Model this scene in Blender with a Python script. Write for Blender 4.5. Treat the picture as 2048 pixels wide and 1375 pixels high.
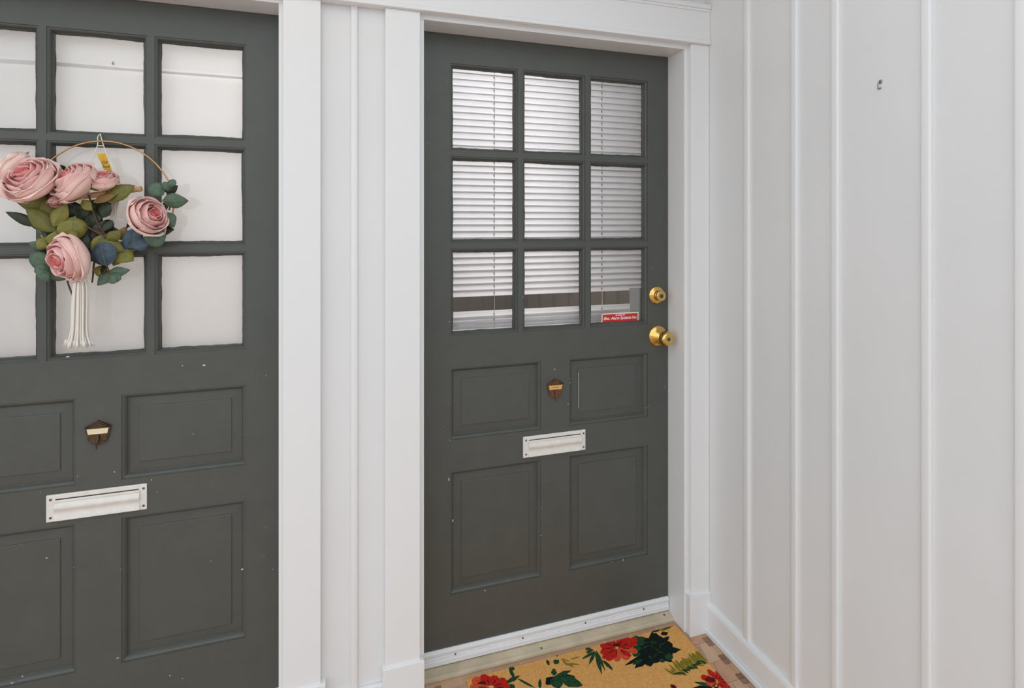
import bpy, bmesh, math, random
from mathutils import Vector, Matrix

for o in list(bpy.data.objects):
    bpy.data.objects.remove(o, do_unlink=True)
scene = bpy.context.scene
COL = scene.collection
PI = math.pi

# ------------------------------------------------------------------ camera
CAM_H = 1.455
cam_data = bpy.data.cameras.new('camera')
cam_data.sensor_width = 36.0
cam_data.lens = 1131.573 / 2048 * 36.0
cam_data.shift_y = (451.587 - 687.5) / 2048
cam_data.clip_start = 0.02
cam = bpy.data.objects.new('camera', cam_data)
COL.objects.link(cam)
cam.location = (-0.3023, -1.8317, CAM_H)
cam.rotation_euler = (PI / 2, 0, -0.316724)
scene.camera = cam

# ------------------------------------------------------------------ daylight
world = bpy.data.worlds.new('overcast_sky')
scene.world = world
world.use_nodes = True
bg = world.node_tree.nodes['Background']
bg.inputs['Color'].default_value = (0.89, 0.955, 1.0, 1)
bg.inputs['Strength'].default_value = 1.25

scene.view_settings.view_transform = 'Standard'
scene.view_settings.look = 'None'
scene.view_settings.exposure = 0.28
scene.view_settings.gamma = 1.0
scene.view_settings.use_curve_mapping = False


# ------------------------------------------------------------------ materials
def s2l(c):
    return tuple(((v / 255) / 12.92 if v / 255 <= 0.04045 else ((v / 255 + 0.055) / 1.055) ** 2.4) for v in c)


def mat(name, rgb, rough=0.5, metal=0.0, var=0.0, vscale=30.0, bump=0.0, bscale=(200, 200, 200), spec=0.5,
        rgb2=None, coords='Object', detail=3.0, bdist=0.001, sheen=0.0, trans=0.0):
    m = bpy.data.materials.new(name)
    m.use_nodes = True
    nt = m.node_tree
    b = nt.nodes['Principled BSDF']
    col = s2l(rgb)
    b.inputs['Base Color'].default_value = (*col, 1)
    b.inputs['Roughness'].default_value = rough
    b.inputs['Metallic'].default_value = metal
    b.inputs['Specular IOR Level'].default_value = spec
    if sheen:
        b.inputs['Sheen Weight'].default_value = sheen
    tc = nt.nodes.new('ShaderNodeTexCoord')
    if var or rgb2:
        n = nt.nodes.new('ShaderNodeTexNoise')
        n.inputs['Scale'].default_value = vscale
        n.inputs['Detail'].default_value = detail
        nt.links.new(tc.outputs[coords], n.inputs['Vector'])
        r = nt.nodes.new('ShaderNodeValToRGB')
        r.color_ramp.elements[0].position = 0.32
        r.color_ramp.elements[1].position = 0.68
        c2 = s2l(rgb2) if rgb2 else tuple(min(1, v * (1 + var)) for v in col)
        c1 = col if rgb2 else tuple(v * (1 - var) for v in col)
        r.color_ramp.elements[0].color = (*c1, 1)
        r.color_ramp.elements[1].color = (*c2, 1)
        nt.links.new(n.outputs['Fac'], r.inputs['Fac'])
        nt.links.new(r.outputs['Color'], b.inputs['Base Color'])
    if bump:
        mp = nt.nodes.new('ShaderNodeMapping')
        mp.inputs['Scale'].default_value = bscale
        n2 = nt.nodes.new('ShaderNodeTexNoise')
        n2.inputs['Scale'].default_value = 1.0
        n2.inputs['Detail'].default_value = 4.0
        bp = nt.nodes.new('ShaderNodeBump')
        bp.inputs['Strength'].default_value = bump
        bp.inputs['Distance'].default_value = bdist
        nt.links.new(tc.outputs[coords], mp.inputs['Vector'])
        nt.links.new(mp.outputs['Vector'], n2.inputs['Vector'])
        nt.links.new(n2.outputs['Fac'], bp.inputs['Height'])
        nt.links.new(bp.outputs['Normal'], b.inputs['Normal'])
    return m


def add_translucency(m, rgb, fac):
    nt = m.node_tree
    b = nt.nodes['Principled BSDF']
    out = nt.nodes['Material Output']
    tl = nt.nodes.new('ShaderNodeBsdfTranslucent')
    tl.inputs['Color'].default_value = (*s2l(rgb), 1)
    mx = nt.nodes.new('ShaderNodeMixShader')
    mx.inputs['Fac'].default_value = fac
    nt.links.new(b.outputs[0], mx.inputs[1])
    nt.links.new(tl.outputs[0], mx.inputs[2])
    nt.links.new(mx.outputs[0], out.inputs['Surface'])


def glass_mat():
    m = bpy.data.materials.new('window_glass')
    m.use_nodes = True
    nt = m.node_tree
    nt.nodes.clear()
    out = nt.nodes.new('ShaderNodeOutputMaterial')
    tr = nt.nodes.new('ShaderNodeBsdfTransparent')
    tr.inputs['Color'].default_value = (0.985, 0.985, 0.985, 1)
    gl = nt.nodes.new('ShaderNodeBsdfGlossy')
    gl.inputs['Roughness'].default_value = 0.02
    fr = nt.nodes.new('ShaderNodeFresnel')
    fr.inputs['IOR'].default_value = 1.45
    mx = nt.nodes.new('ShaderNodeMixShader')
    nt.links.new(fr.outputs['Fac'], mx.inputs['Fac'])
    nt.links.new(tr.outputs[0], mx.inputs[1])
    nt.links.new(gl.outputs[0], mx.inputs[2])
    nt.links.new(mx.outputs[0], out.inputs['Surface'])
    return m


M = {}
LAMP_STRENGTH = 4.0
M['wall'] = mat('white_wall_paint', (226, 226, 227), 0.42, bump=0.12, bscale=(160, 160, 9), var=0.012, vscale=4)
M['trim'] = mat('white_trim_paint', (232, 232, 233), 0.33, bump=0.10, bscale=(150, 150, 10))
M['header'] = mat('white_header_paint', (232, 232, 233), 0.33, bump=0.10, bscale=(10, 150, 150))
M['base'] = mat('white_baseboard_paint', (230, 230, 231), 0.36, bump=0.10, bscale=(8, 8, 120))
M['door'] = mat('charcoal_door_paint', (79, 81, 77), 0.40, bump=0.35, bscale=(420, 420, 14), var=0.05, vscale=14, bdist=0.0006)
M['door_h'] = mat('charcoal_rail_paint', (79, 81, 77), 0.40, bump=0.35, bscale=(14, 420, 420), var=0.05, vscale=14, bdist=0.0006)
M['glass'] = glass_mat()
M['brass'] = mat('polished_brass', (228, 190, 112), 0.16, 1.0, var=0.05, vscale=80)
M['steel'] = mat('dark_keyway_steel', (105, 105, 105), 0.35, 1.0)
M['bronze'] = mat('aged_bronze', (92, 74, 60), 0.42, 0.75, var=0.35, vscale=160, bump=0.4, bscale=(260, 260, 260))
M['bronze_rust'] = mat('reddish_bronze', (120, 82, 64), 0.45, 0.7, var=0.3, vscale=160, bump=0.4, bscale=(260, 260, 260))
M['plate_brass'] = mat('pale_brass_nameplate', (222, 184, 112), 0.35, 0.35)
M['plate_cream'] = mat('cream_nameplate', (232, 215, 180), 0.5)
M['ink'] = mat('dark_ink', (70, 52, 38), 0.7)
M['black_ink'] = mat('black_ink', (25, 23, 20), 0.7)
M['slot'] = mat('white_slot_paint', (226, 222, 216), 0.35, var=0.04, vscale=60, bump=0.1)
M['slot_dark'] = mat('slot_shadow_gap', (70, 58, 48), 0.7)
M['screw'] = mat('slot_screw', (110, 104, 98), 0.4, 0.8)
M['chip'] = mat('chipped_primer', (205, 203, 196), 0.7)
M['sweep'] = mat('white_metal_sweep', (228, 229, 231), 0.3, var=0.02, vscale=12)
M['threshold'] = mat('beige_threshold', (205, 191, 165), 0.4, rgb2=(184, 170, 146), vscale=16, bump=0.15, bscale=(8, 200, 200))
M['sheet'] = mat('white_cotton_sheet', (240, 238, 236), 0.85, bump=0.25, bscale=(700, 700, 260), var=0.015, vscale=8, spec=0.1)
M['slat'] = mat('white_blind_slat', (240, 240, 241), 0.42)
add_translucency(M['sheet'], (240, 237, 233), 0.17)
add_translucency(M['slat'], (240, 240, 242), 0.50)
M['cord'] = mat('white_blind_cord', (215, 210, 200), 0.8)
M['cord_dark'] = mat('cord_slot', (96, 92, 86), 0.8)
M['grey_card'] = mat('grey_ribbed_cloth', (178, 176, 171), 0.8, bump=0.6, bscale=(40, 40, 900), var=0.06, vscale=200)
M['room'] = mat('interior_brown_wall', (42, 37, 29), 0.8, var=0.06, vscale=6)
M['red'] = mat('red_sticker', (205, 36, 38), 0.4, var=0.05, vscale=40)
M['white_print'] = mat('white_print', (240, 236, 230), 0.5)
M['hoop'] = mat('gold_wire', (206, 160, 108), 0.32, 0.7)
M['string'] = mat('white_cotton_string', (232, 226, 216), 0.9, bump=0.3, bscale=(900, 900, 900))
M['tassel'] = mat('white_tassel_cotton', (240, 234, 226), 0.9, bump=0.5, bscale=(1200, 1200, 500), sheen=0.2)
M['dowel'] = mat('pale_wood_dowel', (205, 165, 120), 0.6, var=0.08, vscale=60)
M['tag'] = mat('yellow_tag', (226, 184, 20), 0.45, rgb2=(205, 150, 24), vscale=60)
M['nail'] = mat('small_nail', (170, 168, 162), 0.3, 1.0)
PINK = [mat('rose_heart_pink', (226, 122, 120), 0.6, var=0.10, vscale=40, spec=0.2, coords='Generated'),
        mat('rose_inner_pink', (252, 178, 176), 0.6, rgb2=(254, 196, 193), vscale=2.5, spec=0.2, coords='Generated'),
        mat('rose_mid_pink', (255, 203, 200), 0.62, rgb2=(255, 216, 210), vscale=2.2, spec=0.2, coords='Generated'),
        mat('rose_outer_pink', (255, 213, 208), 0.64, rgb2=(255, 230, 218), vscale=2.0, spec=0.2, coords='Generated')]
for m_ in PINK[1:]:
    add_translucency(m_, (255, 205, 200), 0.12)
PALE = mat('rose_pale_backs', (252, 218, 210), 0.65, rgb2=(254, 232, 218), vscale=2.0, spec=0.2, coords='Generated')
LEAFM = {
    'o': mat('olive_leaf', (112, 110, 42), 0.5, rgb2=(92, 90, 34), vscale=3, coords='Generated', bump=0.2, bscale=(20, 20, 20)),
    'y': mat('yellow_olive_leaf', (134, 126, 48), 0.5, rgb2=(104, 104, 42), vscale=3, coords='Generated', bump=0.2, bscale=(20, 20, 20)),
    'd': mat('dark_green_leaf', (46, 56, 30), 0.45, rgb2=(28, 34, 18), vscale=3, coords='Generated', bump=0.2, bscale=(20, 20, 20)),
    'e': mat('eucalyptus_leaf', (88, 112, 92), 0.55, rgb2=(66, 90, 70), vscale=3, coords='Generated', bump=0.2, bscale=(20, 20, 20)),
    'n': mat('navy_leaf', (66, 88, 106), 0.5, rgb2=(44, 64, 74), vscale=4, coords='Generated', bump=0.2, bscale=(20, 20, 20)),
    'b': mat('brown_leaf', (136, 98, 56), 0.5, rgb2=(108, 92, 46), vscale=3, coords='Generated')}
VEIN = mat('leaf_vein', (120, 130, 92), 0.6)
M['stem'] = mat('brown_stem', (92, 64, 46), 0.7, var=0.2, vscale=50)
M['mat'] = mat('tan_coir', (252, 192, 116), 0.95, rgb2=(232, 168, 94), vscale=160, bump=1.0, bscale=(900, 900, 900), bdist=0.002, spec=0.1)
PRM = {'k': mat('print_black_green', (26, 38, 30), 0.9, rgb2=(16, 22, 26), vscale=160, spec=0.1),
       'g': mat('print_green', (48, 84, 50), 0.9, rgb2=(26, 52, 40), vscale=120, spec=0.1),
       'o': mat('print_olive', (150, 130, 44), 0.9, rgb2=(110, 108, 38), vscale=120, spec=0.1),
       'r': mat('print_red', (204, 48, 34), 0.9, rgb2=(172, 28, 26), vscale=120, spec=0.1),
       'c': mat('print_coral', (222, 98, 62), 0.9, rgb2=(206, 68, 46), vscale=100, spec=0.1),
       'x': mat('print_maroon', (108, 24, 26), 0.9, rgb2=(78, 22, 24), vscale=120, spec=0.1)}
TILES = [mat('tile_tan_a', (206, 168, 136), 0.38, rgb2=(188, 152, 124), vscale=24, coords='Object'),
         mat('tile_tan_b', (198, 162, 134), 0.38, rgb2=(208, 174, 144), vscale=24),
         mat('tile_tan_c', (202, 156, 122), 0.38, rgb2=(184, 144, 114), vscale=24)]
TILED = [mat('tile_brown_a', (142, 110, 90), 0.35, var=0.1, vscale=40), mat('tile_brown_b', (130, 98, 76), 0.35, var=0.1, vscale=40)]
M['grout'] = mat('pink_grey_grout', (214, 190, 168), 0.85, var=0.06, vscale=60)
M['ground'] = mat('tan_paving', (168, 166, 164), 0.9, var=0.1, vscale=2)
M['ceiling'] = mat('white_porch_ceiling', (222, 220, 216), 0.6)
M['hook'] = mat('dull_hook_metal', (150, 150, 148), 0.4, 0.8)
M['smudge'] = mat('grey_smudge', (150, 149, 146), 0.8)


# ------------------------------------------------------------------ mesh helpers
class MB:
    def __init__(self):
        self.bm = bmesh.new()

    def box(self, x0, x1, y0, y1, z0, z1, bev=0.0, seg=2):
        b2 = bmesh.new()
        vs = [b2.verts.new((x, y, z)) for x in (x0, x1) for y in (y0, y1) for z in (z0, z1)]
        for f in ((0, 1, 3, 2), (4, 6, 7, 5), (0, 4, 5, 1), (2, 3, 7, 6), (0, 2, 6, 4), (1, 5, 7, 3)):
            b2.faces.new([vs[i] for i in f])
        bmesh.ops.recalc_face_normals(b2, faces=b2.faces)
        if bev:
            bmesh.ops.bevel(b2, geom=list(b2.edges), offset=bev, segments=seg, profile=0.5, affect='EDGES')
        self._merge(b2)
        return self

    def _merge(self, b2):
        me = bpy.data.meshes.new('tmp')
        b2.to_mesh(me)
        b2.free()
        self.bm.from_mesh(me)
        bpy.data.meshes.remove(me)

    def ring(self, x0, x1, z0, z1, prof, cap=False):
        """mitred rectangular moulding: prof = [(inset, y), ...]"""
        loops = []
        for s, y in prof:
            loops.append([self.bm.verts.new(p) for p in
                          ((x0 + s, y, z0 + s), (x1 - s, y, z0 + s), (x1 - s, y, z1 - s), (x0 + s, y, z1 - s))])
        for a, b in zip(loops, loops[1:]):
            for i in range(4):
                j = (i + 1) % 4
                self.bm.faces.new((a[i], a[j], b[j], b[i]))
        if cap:
            self.bm.faces.new(loops[-1])
        return self

    def extrude_x(self, x0, x1, prof):
        """closed profile of (y, z) swept along x"""
        a = [self.bm.verts.new((x0, y, z)) for y, z in prof]
        b = [self.bm.verts.new((x1, y, z)) for y, z in prof]
        n = len(prof)
        for i in range(n):
            j = (i + 1) % n
            self.bm.faces.new((a[i], a[j], b[j], b[i]))
        self.bm.faces.new(a)
        self.bm.faces.new(list(reversed(b)))
        return self

    def prism(self, pts, d):
        """flat polygon (3D points) with thickness vector d"""
        d = Vector(d)
        a = [self.bm.verts.new(p) for p in pts]
        b = [self.bm.verts.new(Vector(p) + d) for p in pts]
        n = len(pts)
        self.bm.faces.new(a)
        self.bm.faces.new(list(reversed(b)))
        for i in range(n):
            j = (i + 1) % n
            self.bm.faces.new((a[i], b[i], b[j], a[j]))
        return self

    def lathe(self, prof, n=28, origin=(0, 0, 0)):
        """prof = [(r, d)] revolved about -y axis: d = distance out of the door"""
        ox, oy, oz = origin
        loops = []
        for r, d in prof:
            r = max(r, 1e-5)
            loops.append([self.bm.verts.new((ox + r * math.cos(2 * PI * i / n), oy - d, oz + r * math.sin(2 * PI * i / n))) for i in range(n)])
        for a, b in zip(loops, loops[1:]):
            for i in range(n):
                j = (i + 1) % n
                self.bm.faces.new((a[i], a[j], b[j], b[i]))
        self.bm.faces.new(loops[-1])
        return self

    def tube(self, pts, r, n=8, closed=False, r1=None):
        pts = [Vector(p) for p in pts]
        m = len(pts)
        loops = []
        up = Vector((0.13, -1, 0.21)).normalized()
        for i, p in enumerate(pts):
            if closed:
                t = (pts[(i + 1) % m] - pts[i - 1])
            else:
                t = pts[min(i + 1, m - 1)] - pts[max(i - 1, 0)]
            t.normalize()
            u = up - t * up.dot(t)
            u.normalize()
            w = t.cross(u)
            rr = r if r1 is None else r + (r1 - r) * i / (m - 1)
            loops.append([self.bm.verts.new(p + (u * math.cos(2 * PI * k / n) + w * math.sin(2 * PI * k / n)) * rr) for k in range(n)])
        rng = range(m) if closed else range(m - 1)
        for i in rng:
            a, b = loops[i], loops[(i + 1) % m]
            for k in range(n):
                j = (k + 1) % n
                self.bm.faces.new((a[k], a[j], b[j], b[k]))
        if not closed:
            self.bm.faces.new(list(reversed(loops[0])))
            self.bm.faces.new(loops[-1])
        return self

    def mesh(self, name, material, smooth=False, recalc=True):
        if recalc:
            bmesh.ops.recalc_face_normals(self.bm, faces=self.bm.faces)
        me = bpy.data.meshes.new(name)
        self.bm.to_mesh(me)
        self.bm.free()
        me.materials.append(material)
        if smooth:
            for p in me.polygons:
                p.use_smooth = True
        return me

    def obj(self, name, material, parent=None, smooth=False, recalc=True):
        return link(name, self.mesh(name, material, smooth, recalc), parent)


def link(name, me, parent=None):
    o = bpy.data.objects.new(name, me)
    COL.objects.link(o)
    if parent is not None:
        o.parent = parent
    return o


def empty(name, loc=(0, 0, 0)):
    o = bpy.data.objects.new(name, None)
    o.empty_display_size = 0.05
    COL.objects.link(o)
    o.location = loc
    return o


def tag(o, label, cat, group=None, kind=None):
    o['label'] = label
    o['category'] = cat
    if group:
        o['group'] = group
    if kind:
        o['kind'] = kind
    return o


def struct(o, label, cat):
    return tag(o, label, cat, kind='structure')


def smooth_curve(pts, n=6):
    pts = [Vector(p) for p in pts]
    out = []
    for i in range(len(pts) - 1):
        p0, p1, p2, p3 = pts[max(i - 1, 0)], pts[i], pts[i + 1], pts[min(i + 2, len(pts) - 1)]
        for k in range(n):
            t = k / n
            out.append(0.5 * ((2 * p1) + (p2 - p0) * t + (2 * p0 - 5 * p1 + 4 * p2 - p3) * t * t + (3 * p1 - p0 - 3 * p2 + p3) * t ** 3))
    out.append(pts[-1])
    return out


def text_mesh(name, body, size, material, extrude=0.00012, shear=0.0, bold=0.0):
    cu = bpy.data.curves.new(name, 'FONT')
    cu.body = body
    cu.size = size
    cu.extrude = extrude
    cu.offset = bold
    cu.shear = shear
    cu.align_x = 'CENTER'
    cu.align_y = 'CENTER'
    cu.resolution_u = 3
    t = bpy.data.objects.new(name, cu)
    COL.objects.link(t)
    dg = bpy.context.evaluated_depsgraph_get()
    me = bpy.data.meshes.new_from_object(t.evaluated_get(dg))
    me.name = name
    bpy.data.objects.remove(t, do_unlink=True)
    bpy.data.curves.remove(cu)
    me.materials.clear()
    me.materials.append(material)
    return me


def put_text(name, body, size, material, parent, loc, width=None, **kw):
    me = text_mesh(name, body, size, material, **kw)
    o = link(name, me, parent)
    xs = [v.co.x for v in me.vertices]
    w = max(xs) - min(xs) if xs else 1
    sx = width / w if width else 1
    o.matrix_local = Matrix.Translation(loc) @ Matrix.Rotation(PI / 2, 4, 'X') @ Matrix.Diagonal((sx, 1, 1, 1))
    return o


# ================================================================== SETTING
WY = -0.098          # siding face
CY = -0.120          # casing face
RX = 1.006           # right wall face
SOFFIT = 2.087
HEAD = 2.102
CEIL = 2.62

# ---- floor
def brick_floor():
    m = mat('tan_tile_field', (206, 168, 136), 0.45)
    nt = m.node_tree
    tc = nt.nodes.new('ShaderNodeTexCoord')
    br = nt.nodes.new('ShaderNodeTexBrick')
    br.inputs['Scale'].default_value = 1.0
    br.inputs['Brick Width'].default_value = 0.104
    br.inputs['Row Height'].default_value = 0.0853
    br.inputs['Mortar Size'].default_value = 0.0012
    br.inputs['Color1'].default_value = (*s2l((206, 168, 136)), 1)
    br.inputs['Color2'].default_value = (*s2l((190, 152, 124)), 1)
    br.inputs['Mortar'].default_value = (*s2l((214, 190, 168)), 1)
    nt.links.new(tc.outputs['Object'], br.inputs['Vector'])
    nt.links.new(br.outputs['Color'], nt.nodes['Principled BSDF'].inputs['Base Color'])
    return m


M['floor_field'] = brick_floor()
floor = MB().box(-3.2, 1.2, -3.6, 2.4, -0.06, -0.0015).obj('floor', M['floor_field'])
struct(floor, 'tan tiled porch floor with small brown square tiles', 'floor')

TX, TY = 0.104, 0.0853
DX, DY = 0.0105, 0.0205      # half size of a pair of small squares


def inset_poly(pts, d):
    c = Vector((sum(p[0] for p in pts) / len(pts), sum(p[1] for p in pts) / len(pts)))
    n = len(pts)
    lines = []
    area = sum(pts[i][0] * pts[(i + 1) % n][1] - pts[(i + 1) % n][0] * pts[i][1] for i in range(n))
    if area < 0:
        pts = list(reversed(pts))
    for i in range(n):
        a, b = Vector(pts[i]), Vector(pts[(i + 1) % n])
        t = (b - a).normalized()
        nn = Vector((-t.y, t.x))
        lines.append((a + nn * d, t))
    out = []
    for i in range(n):
        (p, t), (q, u) = lines[i - 1], lines[i]
        den = t.x * u.y - t.y * u.x
        if abs(den) < 1e-6:
            out.append(q)
            continue
        k = ((q.x - p.x) * u.y - (q.y - p.y) * u.x) / den
        out.append(p + t * k)
    return out


def floor_tile(pts, material, lift=0.0):
    pts = inset_poly(pts, 0.0009)
    return MB().prism([(p.x, p.y, -0.0015) for p in pts], (0, 0, 0.0016 + lift)).obj('tile', material, floor)


random.seed(11)
for i in range(-1, 11):
    for j in range(-1, 4):
        gx = 0.9685 - i * TX
        gy = -0.2469 - (j - 1) * TY
        if gy - TY < -0.52 or gy > -0.04:
            continue
        for k in (0, 1):
            y0 = gy - DY + k * DY
            if gx + DX < 1.02:
                floor_tile([(gx - DX, y0), (gx + DX, y0), (gx + DX, y0 + DY), (gx - DX, y0 + DY)], random.choice(TILED), random.uniform(0, .0003))
        # big octagon between four pairs, split by one leaning joint
        x1, x0 = gx, gx - TX
        ya, yb = gy, gy - TY
        sk = random.uniform(-0.006, 0.006)
        m1 = ((x0 + x1) / 2 + 0.012 + sk, ya)
        m2 = ((x0 + x1) / 2 - 0.012 + sk, yb)
        right = [(x1 - DX, ya - 0.0), (x1 - DX, ya - DY), (x1, ya - DY), (x1, yb + DY), (x1 - DX, yb + DY), (x1 - DX, yb), m2, m1]
        left = [m1, m2, (x0 + DX, yb), (x0 + DX, yb + DY), (x0, yb + DY), (x0, ya - DY), (x0 + DX, ya - DY), (x0 + DX, ya)]
        if x1 < 1.0:
            floor_tile(right, random.choice(TILES), random.uniform(0, .0003))
        floor_tile(left, random.choice(TILES), random.uniform(0, .0003))

ground = MB().box(-25, 25, -40, -3.6, -0.30, -0.16).obj('ground', M['ground'])
struct(ground, 'paved yard beyond the porch edge', 'ground')

# ---- ceiling of the porch
ceiling = MB().box(-3.2, 1.2, -0.75, 2.4, CEIL, CEIL + 0.08).obj('ceiling', M['ceiling'])
struct(ceiling, 'plain white porch ceiling above both doors', 'ceiling')

# ---- door wall
b = MB()
b.box(-0.4155, -0.0345, WY + 0.004, 0.10, 0, HEAD + 0.02)
b.box(-3.2, 1.03, WY + 0.004, 0.10, HEAD + 0.02, CEIL)
b.box(-3.2, -1.389, WY + 0.004, 0.10, 0, HEAD + 0.02)
b.box(0.928, 1.10, WY + 0.004, 0.10, 0, HEAD + 0.02)
wall_back = b.obj('wall_back', M['wall'])
struct(wall_back, 'white painted board wall holding the two charcoal doors', 'wall')
MB().box(-0.330, -0.2245, WY, WY + 0.02, 0.0, HEAD + 0.02, 0.0015).obj('siding_board', M['wall'], wall_back)
MB().box(-0.2238, -0.125, WY, WY + 0.02, 0.0, HEAD + 0.02, 0.0015).obj('siding_board', M['wall'], wall_back)
MB().box(-0.2345, -0.2145, WY - 0.009, WY + 0.004, 0.09, HEAD + 0.01, 0.0045, 4).obj('batten', M['trim'], wall_back, True)

# ---- right wall: boards and battens
wall_right = MB().box(RX + 0.004, RX + 0.14, -3.4, -0.09, 0, CEIL).obj('wall_right', M['wall'])
struct(wall_right, 'white board and batten wall right of the door', 'wall')
BAT = [-0.3155, -0.5130, -0.6530, -0.8970, -1.0830, -1.31, -1.55, -1.79, -2.03, -2.27, -2.6, -2.9]
edges = [-0.09] + BAT + [-3.4]
for a, c_ in zip(edges, edges[1:]):
    MB().box(RX, RX + 0.02, c_ + 0.0004, a - 0.0004, 0, CEIL, 0.001).obj('siding_board', M['wall'], wall_right)
for yb in BAT:
    MB().box(RX - 0.009, RX + 0.004, yb - 0.0115, yb + 0.0115, 0.10, CEIL, 0.0045, 4).obj('batten', M['trim'], wall_right, True)

# ---- baseboards
bb = MB()
prof = [(RX + 0.002, 0), (RX - 0.016, 0), (RX - 0.016, 0.092), (RX - 0.0135, 0.1), (RX - 0.009, 0.106), (RX - 0.003, 0.108), (RX + 0.002, 0.108)]
a = [bb.bm.verts.new((x, -3.4, z)) for x, z in prof]
c_ = [bb.bm.verts.new((x, CY - 0.006, z)) for x, z in prof]
for i in range(len(prof)):
    j = (i + 1) % len(prof)
    bb.bm.faces.new((a[i], a[j], c_[j], c_[i]))
bb.bm.faces.new(a)
bb.bm.faces.new(list(reversed(c_)))
base_r = bb.obj('baseboard_right', M['base'])
struct(base_r, 'white baseboard running along the board and batten wall', 'baseboard')
MB().box(RX - 0.026, RX - 0.0155, -3.4, CY - 0.006, 0.001, 0.022, 0.004, 3).obj('shoe_moulding', M['base'], base_r)
base_b = MB().box(-0.318, -0.133, WY - 0.013, WY, 0, 0.092, 0.003).obj('baseboard_back', M['header'])
struct(base_b, 'short white baseboard between the two door casings', 'baseboard')


# ---- casings, header, jambs
def casing(name, x0, x1, px0, px1, label):
    o = MB().box(x0, x1, CY, WY, 0.14, HEAD, 0.002).obj(name, M['trim'])
    struct(o, label, 'door trim')
    MB().box(px0, px1, CY - 0.008, WY, 0, 0.145, 0.002).obj('plinth_block', M['trim'], o)
    return o


casing('trim_1', -0.4187, -0.3181, -0.4215, -0.3045, 'white side casing right of the wreath door')
casing('trim_2', -0.1362, -0.0332, -0.1440, -0.0215, 'white side casing left of the door with blinds')
casing('trim_3', 0.9300, RX - 0.0005, 0.9190, RX - 0.0005, 'white side casing between the blinds door and the right wall')
casing('trim_9', -1.4885, -1.3860, -1.5000, -1.3800, 'white side casing left of the wreath door')
head = MB().box(-1.52, RX - 0.0003, CY - 0.005, WY, HEAD, 2.240, 0.0015).obj('trim_4', M['header'])
struct(head, 'wide white header board across the top of the doors', 'door trim')
MB().box(-1.52, RX - 0.0002, CY - 0.012, CY - 0.003, HEAD + 0.001, HEAD + 0.0155, 0.003, 3).obj('bead', M['header'], head)
MB().box(-1.52, RX - 0.0002, CY - 0.014, CY - 0.003, 2.228, 2.245, 0.004, 3).obj('crown', M['header'], head)
MB().box(-1.52, RX - 0.0002, CY - 0.009, CY - 0.003, 2.219, 2.229, 0.002).obj('crown', M['header'], head)
for nm, xl, xr, lab in (('trim_5', -1.3735, -0.4315, 'white jamb frame around the wreath door'),
                        ('trim_6', -0.0185, 0.9140, 'white jamb frame around the door with blinds')):
    o = MB().box(xl - 0.016, xl, WY - 0.002, 0.06, 0, SOFFIT, 0.0012).obj(nm, M['trim'])
    struct(o, lab, 'door frame')
    MB().box(xr, xr + 0.016, WY - 0.002, 0.06, 0, SOFFIT, 0.0012).obj('side_jamb', M['trim'], o)
    MB().box(xl - 0.016, xr + 0.016, WY - 0.002, 0.06, SOFFIT, HEAD + 0.004, 0.0012).obj('head_jamb', M['header'], o)
    MB().box(xl, xr, 0.048, 0.06, 2.06, SOFFIT, 0.001).obj('stop', M['header'], o)

# ---- thresholds
for nm, xl, xr, lab in (('trim_7', -1.3735, -0.4315, 'beige threshold under the wreath door'),
                        ('trim_8', -0.0185, 0.9140, 'beige worn threshold strip behind the floral mat')):
    t = MB().extrude_x(xl, xr, [(0.08, 0), (0.08, 0.021), (-0.006, 0.0205), (-0.030, 0.0135), (-0.0345, 0.0130),
                               (-0.0385, 0.0105), (-0.0400, 0.006), (-0.0400, 0.0)]).obj(nm, M['threshold'])
    struct(t, lab, 'threshold')
    if nm == 'trim_8':
        for sx, sy in ((0.395, -0.027), (0.885, -0.018)):
            MB().lathe([(0.004, 0), (0.0036, 0.0008), (0.002, 0.001)], 10).obj('screw', M['steel'], t).matrix_local = \
                Matrix.Translation((sx, sy, 0.0145 if sx < .5 else .017)) @ Matrix.Rotation(-PI / 2, 4, 'X')

# ---- room behind the doors
b = MB()
b.box(-3.2, 1.2, 2.3, 2.4, 0, CEIL)
b.box(-3.2, -3.1, 0.10, 2.3, 0, CEIL)
b.box(1.1, 1.2, 0.10, 2.3, 0, CEIL)
room = b.obj('wall_interior', M['room'])
struct(room, 'dim brown room wall glimpsed through the gap in the blinds', 'wall')
il = bpy.data.lights.new('added_backlight', 'AREA')  # unseen light added indoors to brighten the sheet, blinds and gap
il.shape = 'DISK'
il.size = 1.1
il.energy = 105
il.color = (1, 0.97, 0.95)
ilo = bpy.data.objects.new('added_backlight', il)
COL.objects.link(ilo)
ilo.location = (-0.15, 1.25, CEIL - 0.02)

# ================================================================== DOORS
LAT_X = (0.084, 0.8255)
LAT_Z = (1.0929, 1.9904)
BAR = 0.018
CW = (LAT_X[1] - LAT_X[0] - 2 * BAR) / 3
CH = (LAT_Z[1] - LAT_Z[0] - 2 * BAR) / 3
CELLS_X = [(LAT_X[0] + i * (CW + BAR), LAT_X[0] + i * (CW + BAR) + CW) for i in range(3)]
CELLS_Z = [(LAT_Z[1] - i * (CH + BAR) - CH, LAT_Z[1] - i * (CH + BAR)) for i in range(3)]
PAN_X = ((0.084, 0.4035), (0.5100, 0.8255))
PAN_Z = ((0.7502, 0.9865), (0.2412, 0.6459))
GY = 0.0215

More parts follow.
